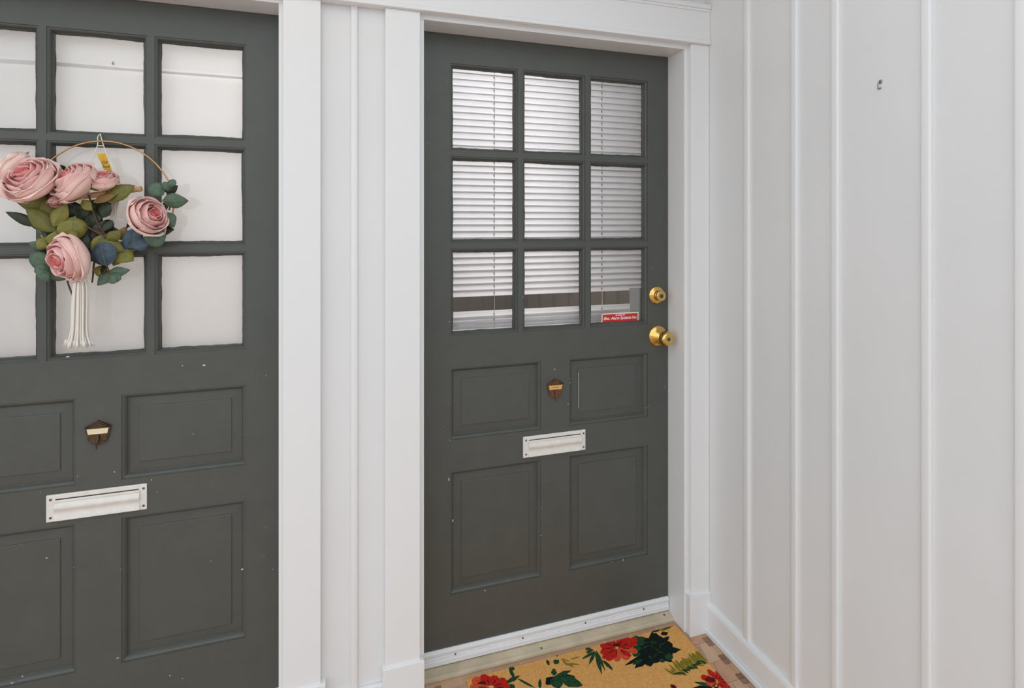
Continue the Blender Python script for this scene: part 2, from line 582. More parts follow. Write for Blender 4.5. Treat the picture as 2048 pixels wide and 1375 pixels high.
STICK = [(0.0, 0.0), (0.0003, 0.0030), (0.0028, 0.0032), (0.0042, 0.0030), (0.0070, 0.0058), (0.0092, 0.0105), (0.0100, 0.0150), (0.0118, 0.0165), (0.0122, 0.0225)]
PSTICK = [(0.0, 0.0), (0.0003, 0.0030), (0.0026, 0.0032), (0.0040, 0.0030), (0.0075, 0.0058), (0.0108, 0.0105), (0.0128, 0.0145), (0.0145, 0.0148), (0.0150, 0.0165)]
PFIELD = [(0.0142, 0.0165), (0.0400, 0.0148), (0.0403, 0.0126), (0.0418, 0.0120)]


def mail_slot(door):
    x0, x1, z0, z1 = 0.3370, 0.5722, 0.6602, 0.7327
    o = MB().box(x0, x1, -0.0035, 0.001, z0, z1, 0.0022, 3).obj('mail_slot', M['slot'], door)
    o['label'] = 'white painted metal mail slot'
    fx0, fx1 = x0 + 0.0195, x1 - 0.0175
    # dark strip painted as the shade in the hinge gap above the flap
    MB().box(fx0 + 0.002, fx1 - 0.002, -0.0040, -0.0033, z1 - 0.0150, z1 - 0.0120).obj('hinge_gap_shade', M['slot_dark'], o)
    # bent flap
    zt = z1 - 0.0150
    zb = z0 + 0.0030
    prof = []
    N = 22
    for i in range(N + 1):
        t = i / N
        z = zt + (zb - zt) * t
        y = -0.0040
        y -= 0.0034 * math.exp(-((t - 0.06) / 0.05) ** 2)          # hinge barrel
        y -= 0.0072 * math.exp(-((t - 0.36) / 0.19) ** 2)          # upper roll
        y -= 0.0042 * math.exp(-((t - 1.0) / 0.26) ** 2)          # lower lip
        prof.append((y, z))
    prof += [(-0.0030, zb), (-0.0030, zt)]
    MB().extrude_x(fx0, fx1, prof).obj('flap', M['slot'], o)
    for sx in (x0 + 0.0105, x1 - 0.0080):
        for sz in (z0 + 0.0115, z1 - 0.0125):
            MB().lathe([(0.0034, 0), (0.0034, 0.0007), (0.0024, 0.0012)], 12, (sx, -0.0033, sz)).obj('screw', M['screw'], o, False)
    return o


def knocker(door, second):
    cx, cz = 0.4560, 0.8870
    mt = M['bronze_rust'] if second else M['bronze']
    outline = [(-0.031, 0.017), (-0.0285, 0.0195), (0.0, 0.0345), (0.0285, 0.0195), (0.031, 0.017), (0.0265, -0.006), (0.0225, -0.0215),
               (0.0165, -0.0275), (0.006, -0.031), (-0.006, -0.031), (-0.0165, -0.0275), (-0.0225, -0.0215), (-0.0265, -0.006)]
    b = MB()
    b.prism([(cx + x, 0.0, cz + z) for x, z in outline], (0, -0.0042, 0))
    b.prism([(cx + x * 0.86, -0.004, cz + z * 0.86) for x, z in outline], (0, -0.0018, 0))
    o = b.obj('door_knocker', mt, door)
    o['label'] = 'reddish bronze knocker with brass nameplate' if second else 'dark bronze knocker with cream nameplate'
    # roof mouldings and relief
    b = MB()
    b.tube([(cx - 0.030, -0.0062, cz + 0.0175), (cx, -0.0062, cz + 0.0330), (cx + 0.030, -0.0062, cz + 0.0175)], 0.0016, 6)
    b.tube([(cx - 0.029, -0.0062, cz + 0.0165), (cx + 0.029, -0.0062, cz + 0.0165)], 0.0015, 6)
    for s in (-1, 1):
        b.tube(smooth_curve([(cx + s * 0.002, -0.0064, cz + 0.026), (cx + s * 0.007, -0.0070, cz + 0.023), (cx + s * 0.013, -0.0064, cz + 0.0195)], 4), 0.0014, 6)
    b.obj('pediment', mt, o, True)
    pl = MB().prism([(cx - 0.0255, -0.0058, cz + 0.0135), (cx + 0.0255, -0.0058, cz + 0.0135), (cx + 0.0225, -0.0058, cz - 0.0010), (cx - 0.0225, -0.0058, cz - 0.0010)],
                    (0, -0.0010, 0)).obj('nameplate', M['plate_brass'] if second else M['plate_cream'], o)
    # hanging striker
    pts = smooth_curve([(cx + 0.001, -0.0065, cz - 0.0085), (cx + 0.0015, -0.0120, cz - 0.0150), (cx, -0.0155, cz - 0.0260), (cx - 0.001, -0.0125, cz - 0.0420)], 5)
    st = MB().tube(pts, 0.0038, 10, r1=0.0014)
    st.lathe([(0.0046, 0), (0.0046, 0.004), (0.0030, 0.0065), (0.0, 0.0070)], 12, (cx + 0.001, -0.0055, cz - 0.0085))
    st.obj('striker', mt, o, True)


def hardware(door):
    # deadbolt
    c = (0.8622, 0, 1.1985)
    d = MB().lathe([(0.0325, 0), (0.0325, 0.0035), (0.0310, 0.0058), (0.0265, 0.0085), (0.0210, 0.0100), (0.0180, 0.0115), (0.0172, 0.0190), (0.0186, 0.0240), (0.0196, 0.0280), (0.0196, 0.0330), (0.0182, 0.0352),
                    (0.0150, 0.0358), (0.0120, 0.0352)], 40, c).obj('deadbolt', M['brass'], door, True)
    d['label'] = 'polished brass deadbolt'
    MB().lathe([(0.0078, 0.0345), (0.0078, 0.0362), (0.0070, 0.0366)], 24, c).obj('keyway', M['steel'], d)
    MB().box(c[0] - 0.0008, c[0] + 0.0008, -0.0372, -0.0360, c[2] - 0.0042, c[2] + 0.0042).obj('key_slit', M['black_ink'], d)
    # knob
    c = (0.8690, 0, 1.0468)
    k = MB().lathe([(0.0385, 0), (0.0385, 0.0018), (0.0378, 0.0038), (0.0345, 0.0062), (0.0290, 0.0105), (0.0240, 0.0165), (0.0190, 0.0225), (0.0150, 0.0270), (0.0125, 0.0300), (0.0120, 0.0350)], 40, c).obj('door_knob', M['brass'], door, True)
    k['label'] = 'polished brass round door knob'
    MB().lathe([(0.0120, 0.0330), (0.0165, 0.0370), (0.0225, 0.0420), (0.0258, 0.0475), (0.0266, 0.0530), (0.0262, 0.0590), (0.0244, 0.0655), (0.0212, 0.0700), (0.0170, 0.0720), (0.0120, 0.0722), (0.0100, 0.0712), (0.0085, 0.0712)],
               40, c).obj('knob', M['brass'], k, True)
    MB().lathe([(0.0066, 0.0705), (0.0066, 0.0728), (0.0058, 0.0732)], 24, c).obj('keyway', M['steel'], k)
    MB().box(c[0] - 0.0007, c[0] + 0.0007, -0.0738, -0.0725, c[2] - 0.0038, c[2] + 0.0038).obj('key_slit', M['black_ink'], k)


def chips(door, pts, ox, seed):
    rnd = random.Random(seed)
    b = MB()
    for x, z, r in pts:
        n = 7
        a = rnd.uniform(0, PI)
        lx = x - ox
        st = rnd.uniform(1.3, 2.2) if r > 0.004 else 1.1
        tall = r > 0.0085 and door['label'].startswith('charcoal door with')
        poly = []
        for i in range(n):
            t = 2 * PI * i / n + a
            rr = r * 0.5 * rnd.uniform(0.6, 1.15)
            px, pz = rr * math.cos(t), rr * math.sin(t)
            if tall:
                px, pz = px * 0.35, pz * 1.25
            else:
                px, pz = px * st * 0.8, pz / st
            poly.append((lx + px, 0.0001, z + pz))
        b.prism(poly, (0, -0.0004, 0))
    o = b.obj('paint_chips', M['chip'], door)
    o['kind'] = 'stuff'
    o['label'] = 'small pale paint chips'


def make_door(name, ox, xl, xr, label, second):
    b = MB()
    t1 = 0.044
    zb, zt = 0.026, 2.0845
    b.box(xl, LAT_X[0], 0, t1, zb, zt)
    b.box(LAT_X[1], xr, 0, t1, zb, zt)
    door = b.obj(name, M['door'])
    struct(door, label, 'door')
    door.location = (ox, 0, 0)
    for z0, z1 in ((LAT_Z[1], zt), (PAN_Z[0][1], LAT_Z[0]), (PAN_Z[1][1], PAN_Z[0][0]), (zb, PAN_Z[1][0])):
        MB().box(LAT_X[0], LAT_X[1], 0, t1, z0, z1).obj('rail', M['door_h'], door)
    for z0, z1 in PAN_Z:
        MB().box(PAN_X[0][1], PAN_X[1][0], 0, t1, z0, z1).obj('mullion', M['door'], door)
    for i in range(2):
        x = CELLS_X[i][1]
        MB().box(x, x + BAR, 0, 0.040, LAT_Z[0], LAT_Z[1]).obj('muntin', M['door'], door)
        z = CELLS_Z[i][0]
        MB().box(LAT_X[0], LAT_X[1], 0.00005, 0.0399, z - BAR, z).obj('muntin', M['door_h'], door)
    for cz in CELLS_Z:
        for cx in CELLS_X:
            MB().ring(cx[0], cx[1], cz[0], cz[1], STICK).obj('glazing_bead', M['door'], door)
            MB().box(cx[0] + 0.0005, cx[1] - 0.0005, GY, GY + 0.003, cz[0] + 0.0005, cz[1] - 0.0005).obj('pane', M['glass'], door)
    rnd = random.Random(70 + int(second))
    for cz in CELLS_Z:
        for cx in CELLS_X:
            b = MB()
            i0 = 0.0118
            xa, xb, za, zb_ = cx[0] + i0, cx[1] - i0, cz[0] + i0, cz[1] - i0
            for side in range(4):
                n = 34
                rw = [[], []]
                w_ = rnd.uniform(0.001, 0.0016)
                for i in range(n + 1):
                    t = i / n
                    w_ = min(0.0034, max(0.0004, w_ + rnd.uniform(-0.0007, 0.0007)))
                    if side < 2:
                        x = xa + (xb - xa) * t
                        z = (za, zb_)[side]
                        rw[0].append((x, GY - 0.0003, z))
                        rw[1].append((x, GY - 0.0003, z + (w_, -w_)[side]))
                    else:
                        z = za + (zb_ - za) * t
                        x = (xa, xb)[side - 2]
                        rw[0].append((x, GY - 0.0003, z))
                        rw[1].append((x + (w_, -w_)[side - 2], GY - 0.0003, z))
                v0 = [b.bm.verts.new(p) for p in rw[0]]
                v1 = [b.bm.verts.new(p) for p in rw[1]]
                for i in range(n):
                    b.bm.faces.new((v0[i], v0[i + 1], v1[i + 1], v1[i]))
            b.obj('paint_edge', M['door'], door)['kind'] = 'stuff'
    for pz in PAN_Z:
        for px in PAN_X:
            p = MB().ring(px[0], px[1], pz[0], pz[1], PFIELD, True).obj('panel', M['door'], door)
            MB().ring(px[0], px[1], pz[0], pz[1], PSTICK).obj('panel_moulding', M['door'], p)
    # metal sweep with ribs along the foot of the door
    z0 = 0.0245
    prof = [(0.001, z0), (-0.0090, z0), (-0.0105, z0 + 0.002), (-0.0105, z0 + 0.0150), (-0.0080, z0 + 0.0165), (-0.0085, z0 + 0.0200), (-0.0062, z0 + 0.0212),
            (-0.0070, z0 + 0.0250), (-0.0045, z0 + 0.0265), (-0.0060, z0 + 0.0300), (-0.0085, z0 + 0.0330), (-0.0090, z0 + 0.0390), (-0.0072, z0 + 0.0440), (-0.0030, z0 + 0.0470), (0.001, z0 + 0.0472)]
    sw = MB().extrude_x(xl + 0.0006, xr - 0.0006, prof).obj('sweep', M['sweep'], door)
    for i in range(4):
        MB().lathe([(0.0032, 0), (0.0030, 0.0012), (0.0016, 0.0017)], 10, (0.10 + i * 0.235, -0.0065, z0 + 0.024)).obj('screw', M['screw'], sw)
    mail_slot(door)
    knocker(door, second)
    return door


door1 = make_door('door_1', -1.3538, -0.0165, 0.9195, 'charcoal panelled door hung with a rose wreath, white sheet behind its panes', False)
door2 = make_door('door_2', 0.0, -0.0165, 0.9120, 'charcoal door with nine panes over white blinds and brass knobs', True)
hardware(door2)
CH2 = [(0.4543,0.9548,0.0054),(0.5055,0.8293,0.0036),(0.5132,0.9167,0.0027),(0.5132,0.9026,0.0036),(0.8422,1.2967,0.0027),(0.8956,1.2955,0.0027),(0.8999,0.8542,0.0027),(0.821,0.7836,0.0036),(0.8316,0.79,0.0027),(0.0835,0.7505,0.0036),(0.0801,0.6227,0.0125),(0.0927,0.4859,0.0089),(0.4038,0.4789,0.0027),(0.4038,0.4581,0.0027),(0.4038,0.3836,0.0036),(0.7234,0.24,0.0089),(0.6766,0.2413,0.0036),(0.2027,0.2333,0.0054),(0.0801,0.8742,0.0021),(0.0239,0.9366,0.0018),(0.0635,0.7971,0.0018),(0.4149,0.5726,0.0018),(0.0818,1.1403,0.0036),(0.3377,1.2109,0.0036),(0.0125,1.8719,0.0021),(0.0109,1.7256,0.0021),(0.0735,1.9288,0.0014),(0.4524,0.5743,0.0018),(0.8528,0.8825,0.0018)]
CH1 = [(-0.9681,1.1008,0.0066),(-0.6939,1.0553,0.0039),(-0.639,1.0525,0.0079),(-0.4739,1.0101,0.0026),(-0.6673,0.8577,0.0026),(-0.531,0.8407,0.0026),(-0.9465,0.774,0.0026),(-0.7711,0.74,0.0039),(-0.8603,0.7746,0.0039),(-1.0297,0.7426,0.002),(-0.7564,0.7026,0.0026),(-1.0164,0.5649,0.0053),(-0.6209,0.484,0.0026),(-0.539,0.4439,0.0066),(-0.4753,0.5585,0.0026),(-0.4794,0.4713,0.002),(-0.8449,0.5031,0.002),(-0.456,0.4282,0.0026),(-0.8532,0.2578,0.0053),(-1.0692,0.26,0.0039),(-1.0919,0.2485,0.0053),(-0.7253,0.1777,0.0039),(-0.6939,0.1613,0.0026),(-0.6338,1.6367,0.002),(-0.9545,0.5292,0.002)]
chips(door2, CH2, 0.0, 3)
chips(door1, CH1, -1.3538, 5)
# bare edge of primer on the upper right panel
o = MB().box(0.5502, 0.5514, 0.0116, 0.0126, 0.8050, 0.9330, 0.0003).obj('worn_edge', M['chip'], door2)
o['label'] = 'pale worn panel edge'
# worn engraving on the nameplate of the second door
kn = [c_ for c_ in door2.children if c_.name.startswith('door_knocker')][0]
npl = [c_ for c_ in kn.children if c_.name.startswith('nameplate')][0]
b = MB()
for x_, w_ in ((0.4455, 0.0016), (0.4480, 0.0022), (0.4508, 0.0016), (0.4555, 0.0020), (0.4582, 0.0024), (0.4612, 0.0018), (0.4637, 0.0022), (0.4664, 0.0016)):
    b.box(x_ - w_ / 2, x_ + w_ / 2, -0.0070, -0.0067, 0.8922, 0.8945)
o = b.obj('engraving', M['ink'], kn)
o['kind'] = 'stuff'
o['label'] = 'worn illegible engraved letters'

# alarm sticker on the lower right pane
sx0, sx1, sz0, sz1 = 0.6475, 0.7995, 1.1030, 1.1358
st = MB().box(sx0, sx1, GY - 0.0009, GY - 0.0001, sz0, sz1, 0.0003).obj('sticker', M['white_print'], door2)
st['label'] = 'red and white alarm company sticker'
MB().box(sx0 + 0.0035, sx1 - 0.0035, GY - 0.0012, GY - 0.0008, sz0, sz1 - 0.0035).obj('red_field', M['red'], st)
put_text('lettering', 'SECURED BY', 0.0078, M['white_print'], st, ((sx0 + sx1) / 2 + 0.0, GY - 0.0014, 1.1272), width=0.040, bold=0.0001)
put_text('lettering', 'Elec. Alarm Systems Inc.', 0.0150, M['white_print'], st, ((sx0 + sx1) / 2, GY - 0.0014, 1.1172), width=0.136, shear=0.25, bold=0.0003)

# ================================================================== WINDOW COVERINGS
# --- blinds of the second door
bl = empty('window_blind', (0.455, 0.066, 1.0900))
tag(bl, 'white horizontal slat blind hanging behind the nine panes of the right door', 'blind')


def slat_mesh():
    w, n = 0.0243, 6
    pts = []
    for i in range(n + 1):
        t = i / n - 0.5
        pts.append((-(0.0026) * (1 - 4 * t * t), t * w))
    ang = math.radians(14)
    pr = []
    for y, z in pts:
        pr.append((y * math.cos(ang) - z * math.sin(ang), y * math.sin(ang) + z * math.cos(ang)))
    back = [(y + 0.0006, z) for y, z in reversed(pr)]
    return MB().extrude_x(-0.385, 0.385, pr + back).mesh('slat', M['slat'], True)


SL = slat_mesh()
random.seed(2)
z = 2.0145
slats = []
while z > 1.205:
    slats.append(z)
    z -= 0.02262
last = slats[-1]
low = [1.1500, 1.1310, 1.1170, 1.1050]
for z in slats + low:
    o = link('slat', SL, bl)
    o.location = (0, random.uniform(-0.0003, 0.0003), z - 1.09)
    o.rotation_euler = (random.uniform(-0.008, 0.008) if z > 1.15 else random.uniform(-0.02, 0.10), random.uniform(-0.0006, 0.0006), 0)
MB().box(-0.392, 0.392, -0.012, 0.014, 0.935, 0.965, 0.002).obj('head_rail', M['slat'], bl)
MB().box(-0.388, 0.388, -0.010, 0.012, -0.010, 0.002, 0.003).obj('bottom_rail', M['slat'], bl)
for cx in (0.2518 - 0.455, 0.6672 - 0.455):
    cd = MB().tube([(cx, -0.0125, 0.94), (cx, -0.0125, -0.005)], 0.0009, 6).obj('ladder_cord', M['cord'], bl)
    b = MB()
    for i, z in enumerate(slats + low[:2]):
        b.box(cx - 0.0030, cx - 0.0012, -0.0128, -0.0105, z - 1.09 - 0.0040, z - 1.09 + 0.0035)
    b.obj('cord_slots', M['cord_dark'], cd)['kind'] = 'stuff'

card = MB().box(0.7685, 0.8240, 0.0290, 0.0330, 1.0935, 1.2235, 0.001).obj('cloth_strip', M['grey_card'])
tag(card, 'grey ribbed strip standing behind the lower right pane by the red sticker', 'cloth strip')

# --- white sheet behind the first door
b = MB()
NX, NZ = 70, 60
x0, x1, z0, z1 = -1.34, -0.455, 1.02, 1.912
grid = []
for j in range(NZ + 1):
    row = []
    for i in range(NX + 1):
        x = x0 + (x1 - x0) * i / NX
        zz = z0 + (z1 - z0) * j / NZ
        y = 0.066 + 0.0022 * math.sin(5.5 * x + 2.1 * zz) + 0.0014 * math.sin(17 * x - 9 * zz + 1.0)
        d = (x + 1.10) * 0.55 + (zz - 1.30) * 0.83
        y += 0.0035 * math.exp(-(d / 0.02) ** 2) * math.exp(-((x + 1.12) / 0.14) ** 2)
        d2 = (x + 1.05) * 0.8 - (zz - 1.20) * 0.6
        y += 0.0030 * math.exp(-(d2 / 0.015) ** 2) * math.exp(-((zz - 1.2) / 0.10) ** 2)
        row.append(b.bm.verts.new((x, y, zz)))
    grid.append(row)
for j in range(NZ):
    for i in range(NX):
        b.bm.faces.new((grid[j][i], grid[j][i + 1], grid[j + 1][i + 1], grid[j + 1][i]))
sheet = b.obj('privacy_sheet', M['sheet'], None, True)
tag(sheet, 'plain white cloth sheet covering the inside of the wreath door panes', 'sheet')
# turned-over top hem with its stitched lower edge
b = MB()
N = 40
ra = [b.bm.verts.new((x0 + (x1 - x0) * i / N, 0.0618, 1.8955 + 0.006 * math.sin(i / N * 2.2))) for i in range(N + 1)]
rb = [b.bm.verts.new((x0 + (x1 - x0) * i / N, 0.0625, 2.042)) for i in range(N + 1)]
for p, q in ((ra, rb),):
    for i in range(N):
        b.bm.faces.new((p[i], p[i + 1], q[i + 1], q[i]))
hem = b.obj('hem', M['sheet'], sheet)
put_text('numeral', '6', 0.015, M['black_ink'], sheet, (-0.8815, 0.0585, 1.9190))

# ================================================================== WREATH
wreath = empty('rose_wreath', (-0.888, -0.02, 1.30))
tag(wreath, 'gold hoop wreath of pink roses and leaves with white tassel', 'wreath')
WI = Matrix.Translation((0.888, 0.02, -1.30))


def wl(p):
    return Vector(p) + Vector((0.888, 0.02, -1.30))


HOOP = [(-0.7119,-0.022,1.5524),(-0.7226,-0.022,1.5796),(-0.7365,-0.022,1.6045),(-0.7532,-0.022,1.6268),(-0.7724,-0.022,1.646),(-0.7937,-0.022,1.6617),(-0.8166,-0.022,1.6737),(-0.8405,-0.022,1.6817),(-0.8651,-0.022,1.6856),(-0.8898,-0.022,1.6854),(-0.9141,-0.022,1.6813),(-0.9376,-0.022,1.6733),(-0.9599,-0.022,1.6616),(-0.9805,-0.022,1.6465),(-0.9991,-0.022,1.6283),(-1.0153,-0.022,1.6075),(-1.029,-0.022,1.5843),(-1.0373,-0.022,1.573),(-1.0417,-0.022,1.5426),(-1.0395,-0.022,1.5098),(-1.0308,-0.022,1.4703),(-1.0177,-0.022,1.428),(-0.9913,-0.022,1.3906),(-0.9556,-0.022,1.3687),(-0.9103,-0.022,1.3598),(-0.8583,-0.022,1.3683),(-0.8076,-0.022,1.3882),(-0.7631,-0.022,1.4182),(-0.7301,-0.022,1.4544),(-0.7128,-0.022,1.4924),(-0.7091,-0.022,1.5248)]
MB().tube([wl(p) for p in HOOP], 0.0022, 8, closed=True).obj('hoop', M['hoop'], wreath, True)
nail = MB().lathe([(0.0012, 0.0), (0.0012, 0.010), (0.0028, 0.0105), (0.0026, 0.0118)], 10, wl((-0.8905, 0.001, 1.7030))).obj('nail', M['nail'], wreath, True)
b = MB()
b.tube(smooth_curve([wl(p) for p in ((-0.919, -0.030, 1.5900), (-0.9035, -0.026, 1.6350), (-0.8925, -0.0240, 1.6735), (-0.8945, -0.016, 1.6960), (-0.8905, -0.010, 1.7065), (-0.8865, -0.016, 1.6960),
                                     (-0.8785, -0.0240, 1.6735), (-0.862, -0.027, 1.6260), (-0.836, -0.030, 1.5660))], 5), 0.0013, 6)
b.tube([wl((-0.8925, -0.0255, 1.6720)), wl((-0.8785, -0.0255, 1.6725))], 0.0014, 6)
b.tube(smooth_curve([wl(p) for p in ((-0.9005, -0.025, 1.6500), (-0.8990, -0.027, 1.6440), (-0.8960, -0.026, 1.6420))], 3), 0.0009, 5)
b.tube(smooth_curve([wl(p) for p in ((-0.838, -0.035, 1.552), (-0.8447, -0.040, 1.5358), (-0.847, -0.036, 1.500), (-0.8524, -0.03, 1.4572))], 5), 0.0014, 6)
b.obj('string', M['string'], wreath, True)
# clear-white ribbon end under the dowel
b = MB()
rp = [(-0.856, 1.540), (-0.838, 1.548), (-0.842, 1.505), (-0.851, 1.466), (-0.862, 1.470), (-0.860, 1.505)]
b.prism([wl((x, -0.030, zz)) for x, zz in rp], (0, -0.0006, 0))
b.obj('ribbon', M['string'], wreath)
dw = MB().tube([wl((-0.7834, -0.045, 1.557)), wl((-0.986, -0.030, 1.5233))], 0.0075, 14).obj('dowel', M['dowel'], wreath)
# yellow tag
TAGP = [(-0.8935,-0.026,1.6494),(-0.8733,-0.026,1.6522),(-0.8675,-0.026,1.6341),(-0.8606,-0.026,1.6125),(-0.8524,-0.026,1.5868),(-0.8489,-0.026,1.5719),(-0.8594,-0.026,1.5689),(-0.8699,-0.026,1.5905),(-0.8791,-0.026,1.6146),(-0.8872,-0.026,1.6334)]
b = MB()
b.prism([wl(p) for p in TAGP], (0, -0.0006, 0))
tg = b.obj('tag', M['tag'], wreath)
tg['label'] = 'folded yellow paper tag'
o = put_text('lettering', 'OF', 0.0115, M['black_ink'], tg, wl((-0.8745, -0.0269, 1.6265)))
o = put_text('lettering', 'bud', 0.0105, M['black_ink'], tg, wl((-0.8715, -0.0269, 1.6165)))
MB().prism([wl((-0.8690 + 0.0065 * math.cos(t), -0.0266, 1.6010 + 0.005 * math.sin(t))) for t in [k * PI / 5 for k in range(6)]], (0, -0.0004, 0)).obj('emblem', M['black_ink'], tg)

STEMS = [[(-0.9032,-0.05,1.537),(-0.8964,-0.05,1.5038),(-0.884,-0.05,1.4638),(-0.8646,-0.05,1.4276)],[(-0.8896,-0.05,1.4438),(-0.8497,-0.05,1.4302),(-0.8068,-0.05,1.4585)],[(-0.9065,-0.06,1.4545),(-0.8863,-0.06,1.4412),(-0.8615,-0.06,1.4251)],[(-0.7161,-0.04,1.5476),(-0.71,-0.04,1.5338),(-0.7185,-0.04,1.4989)],[(-0.7222,-0.04,1.5475),(-0.7234,-0.04,1.5128),(-0.7307,-0.04,1.4849)],[(-0.9509,-0.035,1.3267),(-0.9565,-0.035,1.3083),(-0.9454,-0.035,1.2707)],[(-0.9476,-0.035,1.3267),(-0.9476,-0.035,1.3107),(-0.9398,-0.035,1.3011)],[(-0.8946,-0.035,1.3697),(-0.898,-0.035,1.3428),(-0.8991,-0.035,1.3227),(-0.9014,-0.035,1.3026)],[(-0.8626,-0.06,1.3571),(-0.8569,-0.06,1.3396),(-0.8501,-0.06,1.3221)]]
for q in STEMS:
    MB().tube(smooth_curve([wl(p) for p in q], 5), 0.0026, 7, r1=0.0020).obj('stem', M['stem'], wreath, True)


# --- leaves
def leaf_mesh(name, kind, material):
    """unit leaf: length 1 along +z, width 1 along x, facing -y"""
    n, m = 8, 4
    b = MB()
    rows = []
    for j in range(n + 1):
        t = j / n
        if kind == 'l':
            w = (math.sin(PI * t ** 0.85) ** 0.85) * 0.5
        else:
            w = math.sqrt(max(0, 1 - (2 * t - 1) ** 2)) * 0.5
        w = max(w, 0.004)
        row = []
        for i in range(m + 1):
            s = i / m * 2 - 1
            y = 0.22 * abs(s) ** 1.5 * w - 0.10 * math.sin(PI * t) + 0.16 * t * t
            wob = 1 + (0.05 * math.sin(9 * t + 2 * s) if abs(s) > 0.9 else 0)
            row.append(b.bm.verts.new((s * w * wob, y, t)))
        rows.append(row)
    back = [[b.bm.verts.new(v.co + Vector((0, 0.012, 0))) for v in r] for r in rows]
    for j in range(n):
        for i in range(m):
            b.bm.faces.new((rows[j][i], rows[j][i + 1], rows[j + 1][i + 1], rows[j + 1][i]))
            b.bm.faces.new((back[j][i], back[j + 1][i], back[j + 1][i + 1], back[j][i + 1]))
    for j in range(n):
        b.bm.faces.new((rows[j][0], rows[j + 1][0], back[j + 1][0], back[j][0]))
        b.bm.faces.new((rows[j][m], back[j][m], back[j + 1][m], rows[j + 1][m]))
    return b.mesh(name, material, True)


